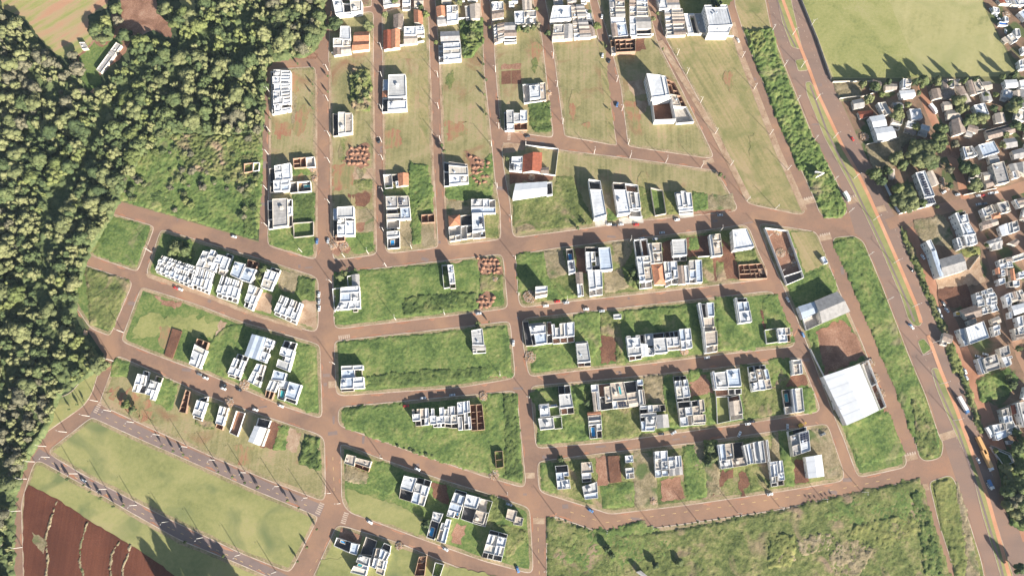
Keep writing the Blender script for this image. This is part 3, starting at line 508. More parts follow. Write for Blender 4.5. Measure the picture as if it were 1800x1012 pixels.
lot('mown_dry', '760,110 920,110 1030,330 860,400', 'M', rag=.8); lot('lush', '740,490 860,420 1020,350 1090,510 940,590 800,630', 'M', amp=.35); lot('red_soil', '930,90 1130,0 1190,90 1290,250 1000,400 960,260', 'N', rag=1.5); lot('lush', '870,90 930,90 960,230 1000,380 950,240', 'N', amp=.8); lot('lush', '1140,760 1350,670 1440,650 1560,950 1240,1040 1180,880', 'N', amp=.45); lot('red_soil', '1340,670 1440,640 1480,730 1390,760', 'N', rag=1.5)
# bottom centre block
lot('weeds', '250,600 640,730 1100,700 1800,570 2860,330 3080,1012 3200,1400 260,1400 250,900', 'T', amp=.6, s1=8, cell=1.2); lot('lawn', '260,860 740,930 860,1010 860,1200 250,1200', 'T'); lot('lush', '300,560 1000,380 1050,400 1150,700 800,740 500,660', 'U', amp=.5, s1=5, rag=3); lot('lush', '300,750 900,640 1150,800 700,1000 300,900', 'T', amp=.5, s1=5, rag=3)
lot('yellow_weeds', '600,660 1000,560 1080,700 900,820 650,800 550,740', 'U', amp=.9); lot('dark_weeds', '1000,420 1060,420 1160,700 1240,1010 1100,1010 1040,620', 'U', amp=1.2, s1=5)
lot('dry_weeds', '200,760 400,700 480,740 420,830 250,870 200,820', 'U', amp=.9, s1=4); lot('dry_weeds', '480,760 620,740 740,830 640,1010 470,1010 420,900', 'U', amp=.9, s1=4); lot('dry_weeds', '50,830 180,800 190,900 60,920', 'U', amp=.9, s1=4); lot('yellow_weeds', '0,700 180,720 200,850 150,950 0,960', 'U', amp=1.2)
# town lots at right
for s, m_, am in (('640,160 1000,160 1000,330 640,330','dry_weeds',.2),): pass
lot('dry_weeds', '1130,500 1300,470 1340,520 1380,660 1280,640 1180,610', 'G', amp=.3); lot('pale_soil', '1260,840 1450,700 1520,690 1560,870 1280,900', 'G', rag=1); lot('dark_soil', '1270,900 1450,880 1500,1010 1290,1010', 'G', rag=1); lot('lush', '1170,240 1280,190 1580,60 1720,190 1600,380 1240,510', 'e', amp=.8); lot('yellow_weeds', '980,290 1200,260 1210,350 1040,390', 'c', amp=.8); lot('weeds', '180,0 240,80 430,500 600,1010 560,1010 380,560 180,80', 'c', amp=1.2); lot('weeds', '540,0 600,0 740,340 890,700 1000,1010 880,1010 740,560 600,200', 'd', amp=1.4); lot('weeds', '920,20 960,20 1120,400 1260,900 1220,900 1080,500', 'e', amp=1.4)
lot('dry_weeds', '660,500 820,490 820,590 700,600', 'D', amp=.4); lot('dry_weeds', '850,860 1030,830 1070,900 1000,1000 900,1000', 'D', amp=.3); lot('dry_weeds', '1030,740 1150,700 1170,790 1050,870', 'D', amp=.6); lot('red_soil', '1280,30 1350,20 1420,90 1400,130 1290,120', 'G'); 
lot('dark_weeds', '1600,150 1800,100 1800,700 1700,650 1660,400', 'U', amp=1.5, s1=6); lot('yellow_weeds', '1160,-60 1290,0 1250,40 1190,30', 'Z'); 

# soil washed onto the road edges, and old patches in the surface
rs_ = random.Random(5); n_sp = MB(); n_pt = MB()
for k, (P, mt) in BL.items():
    O = inset(P, -3.2)
    for q in range(len(O)):
        a, b_ = Vector(O[q]), Vector(O[(q+1) % len(O)]); L = (b_-a).length
        if L < 6: continue
        d = (b_-a)/L; n = Vector((d.y, -d.x)); t = rs_.uniform(0, 20)
        while t < L-6:
            ln = rs_.uniform(3, 11); wd = rs_.uniform(.4, 1.5); P2 = []
            m = int(ln/1.2)+2
            for i in range(m): u = i/(m-1); P2.append(tuple(a + d*(t+u*ln) - n*.25))
            for i in range(m-1, -1, -1): u = i/(m-1); P2.append(tuple(a + d*(t+u*ln) + n*(wd*math.sin(math.pi*(.08+.84*u))*rs_.uniform(.5,1.2))))
            n_sp.top(P2, 0.034 + rs_.random()*.004); t += ln + rs_.uniform(6, 34)
tag(n_sp.build('soil_spill', 'dirt_road'), 'red dirt washed in thin tongues over the road edges', 'dirt', kind='stuff')
for k in range(260):
    x, y = rs_.uniform(190, 1500), rs_.uniform(120, 1000); w_ = W(x, y); px_, py_ = np.array([w_[0]]), np.array([w_[1]])
    if any(inside(px_, py_, inset(P, -3.5))[0] for P, _ in BL.values()): continue
    s = rs_.uniform(.5, 1.6); l = rs_.uniform(.8, 4); th = rs_.choice((0, math.pi/2, .1, -.35)) + rs_.uniform(-.1, .1)
    n_pt.top(ccw([(w_[0]+i*l*math.cos(th)-j*s*math.sin(th), w_[1]+i*l*math.sin(th)+j*s*math.cos(th)) for i, j in ((-1,-.9),(1,-1),(.95,1),(-1,.9))]), 0.0405)
tag(n_pt.build('road_patches', 'grey_asphalt'), kind='structure')

for k in (1,2,3,4,5,6,7,28,14,8):
    P, mt = BL[k]; xs_ = [a for a, _ in P]; ys_ = [b for _, b in P]
    for q in range(9):
        x, y = rs_.uniform(min(xs_), max(xs_)), rs_.uniform(min(ys_), max(ys_)); rx, ry = rs_.uniform(2, 7), rs_.uniform(4, 16)
        C_ = [(x + rx*math.cos(t*.52)*rs_.uniform(.5,1.2), y + ry*math.sin(t*.52)*rs_.uniform(.5,1.2)) for t in range(12)]
        pi = inset(P, 1.0)
        if not all(inside(np.array([a]), np.array([b]), pi)[0] for a, b in C_): continue
        PZ[0] += .0004; b_ = MB(); b_.top(ccw(rough_edge(C_, 1.2, .6)), PZ[0]); tag(b_.build('grass', rs_.choice(('scuffed','dry_weeds','mown_dry','weeds'))), kind='structure')
# ============================================================= BUILDINGS
_wm = MB(); _wm.box(-.75, -.05, 0, .75, .05, 1.1, 0); _wm.box(-.66, -.07, .08, -.03, .07, 1.02, 1); _wm.box(.03, -.07, .08, .66, .07, 1.02, 1)
WINDOW = _wm.mesh('window', ['white_wall', 'glass'])
_dm = MB(); _dm.box(-.5, -.05, 0, .5, .05, 2.1, 0); _dm.box(-.42, -.07, .05, .42, .07, 2.02, 1)
DOOR = _dm.mesh('door', ['white_wall', 'door_brown'])
_tm = MB(); _tm.cyl(0, 0, 0, 1.0, .62, .72, 10, 0); _tm.cyl(0, 0, 1.0, 1.15, .78, .3, 10, 0)
TANK = _tm.mesh('water_tank', ['blue_roof'])
_am = MB(); _am.box(-.45, -.3, 0, .45, .3, .7, 0); _am.cyl(0, 0, .7, .74, .24, .24, 8, 1)
AIRCON = _am.mesh('air_unit', ['white_wall', 'dark_void'])
KIND = {'w':('white_wall','white_roof'),'g':('cream_wall','grey_roof'),'b':('white_wall','blue_roof'),'c':('cream_wall','tan_roof'),'u':('concrete','dark_void'),
        'm':('white_wall','clean_roof'),'G':('cream_wall','grey_roof'),'o':('cream_wall','orange_tile'),'O':('cream_wall','orange_tile'),'n':('cream_wall','brown_roof'),'N':('cream_wall','dark_red_tile'),'B':('white_wall','blue_roof'),'T':('cream_wall','tan_roof')}
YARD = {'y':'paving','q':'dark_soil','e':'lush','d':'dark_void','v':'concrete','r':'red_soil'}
def quadmap(Q):
    (x0,y0),(x1,y1),(x2,y2),(x3,y3) = Q
    def f(s, t): return ((1-s)*(1-t)*x0+s*(1-t)*x1+s*t*x2+(1-s)*t*x3, (1-s)*(1-t)*y0+s*(1-t)*y1+s*t*y2+(1-s)*t*y3)
    return f
def rnd_comp(seed, H, n=None):
    rr = random.Random(seed); leaves = [(0.,0.,100.,100.)]; n = n or rr.choice((3, 4, 5))
    while len(leaves) < n:
        k = max(range(len(leaves)), key=lambda i: (leaves[i][2]-leaves[i][0])*(leaves[i][3]-leaves[i][1])*rr.uniform(.7,1.3)); a, b, c, d = leaves.pop(k); q = rr.uniform(.36,.64)
        if (c-a)*rr.uniform(.8,1.2) > (d-b): leaves += [(a,b,a+(c-a)*q,d),(a+(c-a)*q,b,c,d)]
        else: leaves += [(a,b,c,b+(d-b)*q),(a,b+(d-b)*q,c,d)]
    out = []
    for i, l in enumerate(leaves):
        k = rr.choices('wwwgbycd', (5,4,4,1.2,.8,1.6,.8,.7))[0] if i else 'w'
        out.append((k, *l, (2.3 if k in 'yd' else H*rr.choice((1,.85,.7,1)))))
    return out
def unit_comp(seed, H, ends='tb'):
    """one town house unit: s across, t along its depth"""
    rr = random.Random(seed); a = rr.uniform(14, 22) if 't' in ends else 0; b = 100 - (rr.uniform(12, 20) if 'b' in ends else 0); m = a + (b-a)*rr.uniform(.4,.6); s = rr.choice((42, 50, 58))
    o = [('w',0,m,100,b,H), ('w',0 if rr.random()<.5 else s,a,s if rr.random()<.5 else 100,m,H-.5)]
    k = o[1]; s0, s1 = (0, s) if rr.random() < .5 else (s, 100)
    o[1] = ('w', s0, a, s1, m, H-.4); r0, r1 = (s1, 100) if s0 == 0 else (0, s0)
    o.append(('d' if rr.random()<.35 else 'g' if rr.random()<.2 else 'w', r0, a, r1, m, 2.6 if rr.random()<.3 else H-.9))
    if 't' in ends: o.append((rr.choice('ydv'),0,0,100,a,2.2))
    if 'b' in ends: o.append((rr.choice('yydv'),0,b,100,100,2.0))
    return [(k[0] if not (k[0]=='d') else 'd', *k[1:5], (2.4 if k[0] in 'dyv' else k[5])) for k in o]
ORD = 'first second third fourth fifth sixth seventh eighth ninth tenth eleventh twelfth thirteenth fourteenth fifteenth sixteenth seventeenth eighteenth nineteenth twentieth'.split()
def ordn(k):
    if k < 20: return ORD[k]
    tens = {2:'twenty',3:'thirty',4:'forty',5:'fifty',6:'sixty'}; k += 1
    return (tens[k//10] + '-' + ORD[k%10-1]) if k % 10 else {30:'thirtieth',40:'fortieth',50:'fiftieth',20:'twentieth'}.get(k, 'sixtieth')
PLACE = {1:'the leftmost tall block beside the wood',2:'the second tall block from the left',3:'the third tall block from the left',4:'the fourth tall block from the left',5:'the short fifth block with the dark soil plot',
 7:'the narrow wedge block holding the tall hall',9:'the top edge above the second block',10:'the townhouse block nearest the wood',13:'the slanting block below the townhouses',14:'the thin slanting block beside the big lawn',
 17:'the upper weedy centre block',18:'the lower weedy centre block',19:'the triangular centre block',20:'the slanting block at bottom centre',21:'the block cut by the bottom edge',
 23:'the first block below the right cross street',24:'the second block below the right cross street',25:'the third block below the right cross street',26:'the lowest block of the right estate',27:'the strip block of warehouses',28:'the wedge lawn above the cross street',
 8:'the crowded rows along the top edge',30:'the leafy quarter below the sports lawn',31:'the quarter around the solar panel hall',32:'the dense quarter at the right edge',33:'the lower right corner quarter',34:'the yard beyond the sports lawn'}
HOUSES = []   # (object, look, place, x, category)
def building(Q, H, comp, place, name=None, look=None, cat=None, label=None):
    cx = sum(p[0] for p in Q)/4; cy = sum(p[1] for p in Q)/4
    f = quadmap([(x-cx, y-cy) for x, y in Q]); kinds = ''.join(c[0] for c in comp)
    rr = random.Random(int(cx*13+cy*7)); wl, rf, fl = {}, {}, {}; extra = []
    solid = [c for c in comp if c[0] in KIND]; big = max(solid or comp, key=lambda c: (c[3]-c[1])*(c[4]-c[2]))
    if name is None:
        name = 'house' if solid else ('unfinished_house' if 'k' in kinds else 'walled_yard')
        if 'k' in kinds and big[0] == 'k': name = 'unfinished_house'
    root = bpy.data.objects.new(name, None); COL.objects.link(root); root.location = (cx, cy, 0.1); root.empty_display_size = 1
    def mb(d, k): return d.setdefault(k, MB())
    def P4(s0, t0, s1, t1): return ccw([f(s0/100, t0/100), f(s1/100, t0/100), f(s1/100, t1/100), f(s0/100, t1/100)])
    walln = 0
    for (k, s0, t0, s1, t1, h) in comp:
        h = h + rr.uniform(-.06, .06); P = P4(s0, t0, s1, t1)
        P = inset(P, 0.02 + rr.uniform(0, .02))
        if k in 'wgbcu':
            wm, rm = KIND[k]; rm = rr.choices(('white_roof','pale_grey_roof','cream_roof','blue_roof'), (58,18,14,10))[0] if k == 'w' and h < 7 else rm; I = inset(P, .2); m = mb(wl, wm); m.sides(P, 0, h); m.ring(P, I, h); m.sides(I[::-1], h-.75, h)
            r = mb(rf, rm); r.top(I, h-.7)
            e1 = math.dist(I[0], I[1]); e2 = math.dist(I[1], I[2])
            # low ribs and a lap line keep the roof deck from being one plain sheet
            if min(e1, e2) > 3.5:
                g = quadmap(I); n = int(max(e1, e2)/2.4)
                for q in range(1, n):
                    a = q/n; w_ = .05/max(e1, e2)*max(1,1)
                    if e1 > e2: c = [g(a-w_, .03), g(a+w_, .03), g(a+w_, .97), g(a-w_, .97)]
                    else: c = [g(.03, a-w_), g(.97, a-w_), g(.97, a+w_), g(.03, a+w_)]
                    r.prism(ccw(c), h-.699, h-.6)
                if rr.random() < .55 and k != 'u':
                    u_, v_ = rr.uniform(.25,.7), rr.uniform(.25,.7); du, dv = 1.1/max(e1,2), 1.1/max(e2,2); c = [g(u_-du,v_-dv),g(u_+du,v_-dv),g(u_+du,v_+dv),g(u_-du,v_+dv)]
                    if .05 < u_-du and u_+du < .95 and .05 < v_-dv and v_+dv < .95 and min(e1,e2) > 5:
                        m.prism(ccw(c), h-.69, h+.9)
                elif rr.random() < .5: extra.append(('t', *g(rr.uniform(.2,.8), rr.uniform(.2,.8)), h-.7))
                if rr.random() < .5: extra.append(('a', *g(rr.uniform(.15,.85), rr.uniform(.15,.85)), h-.7))
            if h > 2.8:
                for q in range(4):
                    a, b_ = Vector(P[q]), Vector(P[(q+1) % 4]); L = (b_-a).length; d = (b_-a)/max(L, .01); nrm = Vector((d.y, -d.x)); mid = (a+b_)/2
                    wpos = Vector((cx, cy)) + mid; 
                    if nrm.dot(-wpos.normalized()) < 0.15 or L < 3: continue
                    for fl_ in range(int(h//2.9) or 1):
                        if h < 8 and walln > 7: break
                        m2 = max(1, int(L/(4.5 if h < 8 else 3.2)))
                        if h >= 9 and cat == 'warehouse': continue
                        for z_ in range(m2):
                            p = a + d*L*(z_+.5)/m2 + nrm*.03; walln += 1
                            extra.append(('W' if (z_ or fl_ or rr.random()<.7) else 'D', p.x, p.y, (1.0 if True else 0)+fl_*2.9, math.atan2(d.y, d.x)))
        elif k in 'mGonNBOT':
            wm, rm = KIND[k]; rm = rr.choice(('brown_roof','grey_roof','tan_roof')) if k in 'nT' else rm; m = mb(wl, wm); r = mb(rf, rm)
            e1 = math.dist(P[0], P[1]); e2 = math.dist(P[1], P[2])
            if e1 < e2: P = P[1:] + P[:1]; e1, e2 = e2, e1
            E = inset(P, -.3) if h < 6 else inset(P, -.15); rise = {'m':.1,'B':.1,'G':.12,'o':.22,'n':.18,'N':.22,'O':.24,'T':.15}[k]*e2/2*2*.9
            base = h - rise if k in 'mBG' else h-rise*.6
            ra = ((E[0][0]+E[3][0])/2, (E[0][1]+E[3][1])/2); rb = ((E[1][0]+E[2][0])/2, (E[1][1]+E[2][1])/2)
            m.sides(P, 0, base)
            if k == 'O':
                v = Vector(rb)-Vector(ra); q = min(.45, .5*e2/e1); ra2 = tuple(Vector(ra)+v*q); rb2 = tuple(Vector(rb)-v*q)
                r.quad((*E[0],base),(*E[1],base),(*rb2,base+rise),(*ra2,base+rise)); r.quad((*E[2],base),(*E[3],base),(*ra2,base+rise),(*rb2,base+rise))
                r.tri((*E[1],base),(*E[2],base),(*rb2,base+rise)); r.tri((*E[3],base),(*E[0],base),(*ra2,base+rise))
            else:
                for (A, B_, z_) in ((E[0], E[1], 0), (E[2], E[3], 1)):
                    p, q_ = (ra, rb) if z_ == 0 else (rb, ra)
                    n_ = max(1, int(e1/3.0))
                    for i_ in range(n_):
                        A1 = tuple(Vector(A).lerp(Vector(B_), i_/n_)); B1 = tuple(Vector(A).lerp(Vector(B_), (i_+1)/n_)); p1 = tuple(Vector(p).lerp(Vector(q_), i_/n_)); q1 = tuple(Vector(p).lerp(Vector(q_), (i_+1)/n_)); o_ = .05 if i_ % 2 else 0
                        r.quad((*A1,base+o_),(*B1,base+o_),(*q1,base+rise+o_),(*p1,base+rise+o_))
                    r.quad((*B_,base-.15),(*A,base-.15),(*A,base+.06),(*B_,base+.06))
                pa = ((P[0][0]+P[3][0])/2,(P[0][1]+P[3][1])/2); pb = ((P[1][0]+P[2][0])/2,(P[1][1]+P[2][1])/2)
                m.tri((*P[3],base),(*P[0],base),(*pa,base+rise-.08)); m.tri((*P[1],base),(*P[2],base),(*pb,base+rise-.08))
            if h > 2.5 and e1 > 3:
                for q in range(4):
                    a, b_ = Vector(P[q]), Vector(P[(q+1) % 4]); L = (b_-a).length; d = (b_-a)/max(L,.01); nrm = Vector((d.y,-d.x)); wpos = Vector((cx,cy))+(a+b_)/2
                    if nrm.dot(-wpos.normalized()) > .3 and L > 3 and walln < 5:
                        for z_ in range(min(3, max(1, int(L/5)))):
                            p = a + d*L*(z_+.5)/min(3, max(1, int(L/5))) + nrm*.03; walln += 1; extra.append(('W', p.x, p.y, 1.0, math.atan2(d.y, d.x)))
        elif k == 'S': mb(wl, 'dark_soil').prism(P, 0, h)
        elif k in YARD:
            fm = YARD[k]; I = inset(P, .18); m = mb(wl, 'white_wall' if k in 'yv' or rr.random()<.7 else 'concrete'); m.sides(P, 0, h); m.ring(P, I, h); m.sides(I[::-1], .12, h)
            b_ = MB(); b_.top(I, .14); fl[len(fl)] = (b_, fm)
        elif k == 'k':
            I = inset(P, .22); m = mb(wl, 'brick'); mt_ = mb(wl, 'pale_soil'); m.sides(P, 0, h); mt_.ring(P, I, h); m.sides(I[::-1], .1, h); b_ = MB(); b_.top(I, .13); fl[len(fl)] = (b_, 'dark_soil')
            g = quadmap(I); e1 = math.dist(I[0], I[1]); e2 = math.dist(I[1], I[2])
            for ax, e, e_o in ((0, e1, e2), (1, e2, e1)):
                n = int(e/3.6)
                for q in range(1, n):
                    a = q/n + rr.uniform(-.05,.05); w_ = .11/e; lo, hi = (.02, rr.uniform(.4,.98)) if rr.random()<.5 else (rr.uniform(.02,.5), .98)
                    c = [g(a-w_,lo),g(a+w_,lo),g(a+w_,hi),g(a-w_,hi)] if ax == 0 else [g(lo,a-w_),g(hi,a-w_),g(hi,a+w_),g(lo,a+w_)]
                    hh = h*rr.uniform(.7,.97); c = ccw(c); m.sides(c, .1, hh-(.01 if ax else 0)); mt_.top(c, hh-(.01 if ax else 0))
        elif k in 'pP':
            I = inset(P, .1); b = MB(); J = inset(P, .45); zt = h if h > .5 else .3
            b.sides(P, zt-.25, zt+.08, 1); b.ring(P, J, zt+.08, 1); b.sides(J[::-1], zt-.1, zt+.08, 1); b.top(J, zt-.02, 0)
            b.build('pool', ['pool_water' if k == 'p' else 'teal_water', 'paving'], root)
        elif k == 's':
            g = quadmap(P); e1 = math.dist(P[0], P[1]); e2 = math.dist(P[1], P[2]); nx, ny = max(1, int(e1/1.9)), max(1, int(e2/1.5))
            b = MB()
            for i_ in range(nx):
                for j_ in range(ny):
                    c = ccw([g((i_+.06)/nx,(j_+.06)/ny),g((i_+.94)/nx,(j_+.06)/ny),g((i_+.94)/nx,(j_+.94)/ny),g((i_+.06)/nx,(j_+.94)/ny)]); b.prism(c, h-.2, h-.05, 1, 0)
            b.build('solar_panel', ['solar', 'white_wall'], root)
        elif k == 't': extra.append(('t', *f((s0+s1)/200, (t0+t1)/200), h))
    for k, m in wl.items(): m.build('wall', k, root)
    for k, m in rf.items(): m.build('roof', k, root)
    for m, k in fl.values(): m.build('yard_floor', k, root)
    for e in extra:
        if e[0] == 'W': link('window', WINDOW, root, (e[1], e[2], e[3]), e[4])
        elif e[0] == 'D': link('door', DOOR, root, (e[1], e[2], .05), e[4])
        elif e[0] == 't': link('water_tank', TANK, root, e[1:4])
        elif e[0] == 'a': link('air_unit', AIRCON, root, e[1:4], rr.uniform(0, 3))
    if kinds == 'S': root.name = 'earth_platform'; look = 'raised red earth building platform'; cat = 'earth mound'
    if look is None:
        main = big[0]
        look = {'w':'white flat-roofed house','g':'grey-roofed house','b':'house with bluish metal roof','c':'house with tan slab roof','u':'dark roofed shed','m':'white gabled metal-roofed building','G':'grey gabled building','o':'orange tiled house','O':'orange hip-roofed house',
                'n':'brown-roofed house','N':'dark red tiled house','B':'blue-grey gabled building','T':'tan gabled house','k':'roofless unfinished brick house'}.get(main, 'walled empty yard')
        if 'p' in kinds: look += ' with blue pool'
        elif 'P' in kinds: look += ' with teal pool'
        elif 's' in kinds: look += ' with solar panels'
    cat = cat or ('house' if solid or 'k' in kinds else 'yard')
    root['category'] = cat
    if label: root['label'] = label
    else: HOUSES.append((root, look, place, cx))
    return root
def parse(c, H):
    out = []
    for t in c.split():
        k = t[0]; v = [float(q) for q in t[1:].split(',')]
        out.append((k, *v[:4], v[4] if len(v) > 4 else (2.3 if k in YARD else .3 if k in 'pP' else H)))
    return out
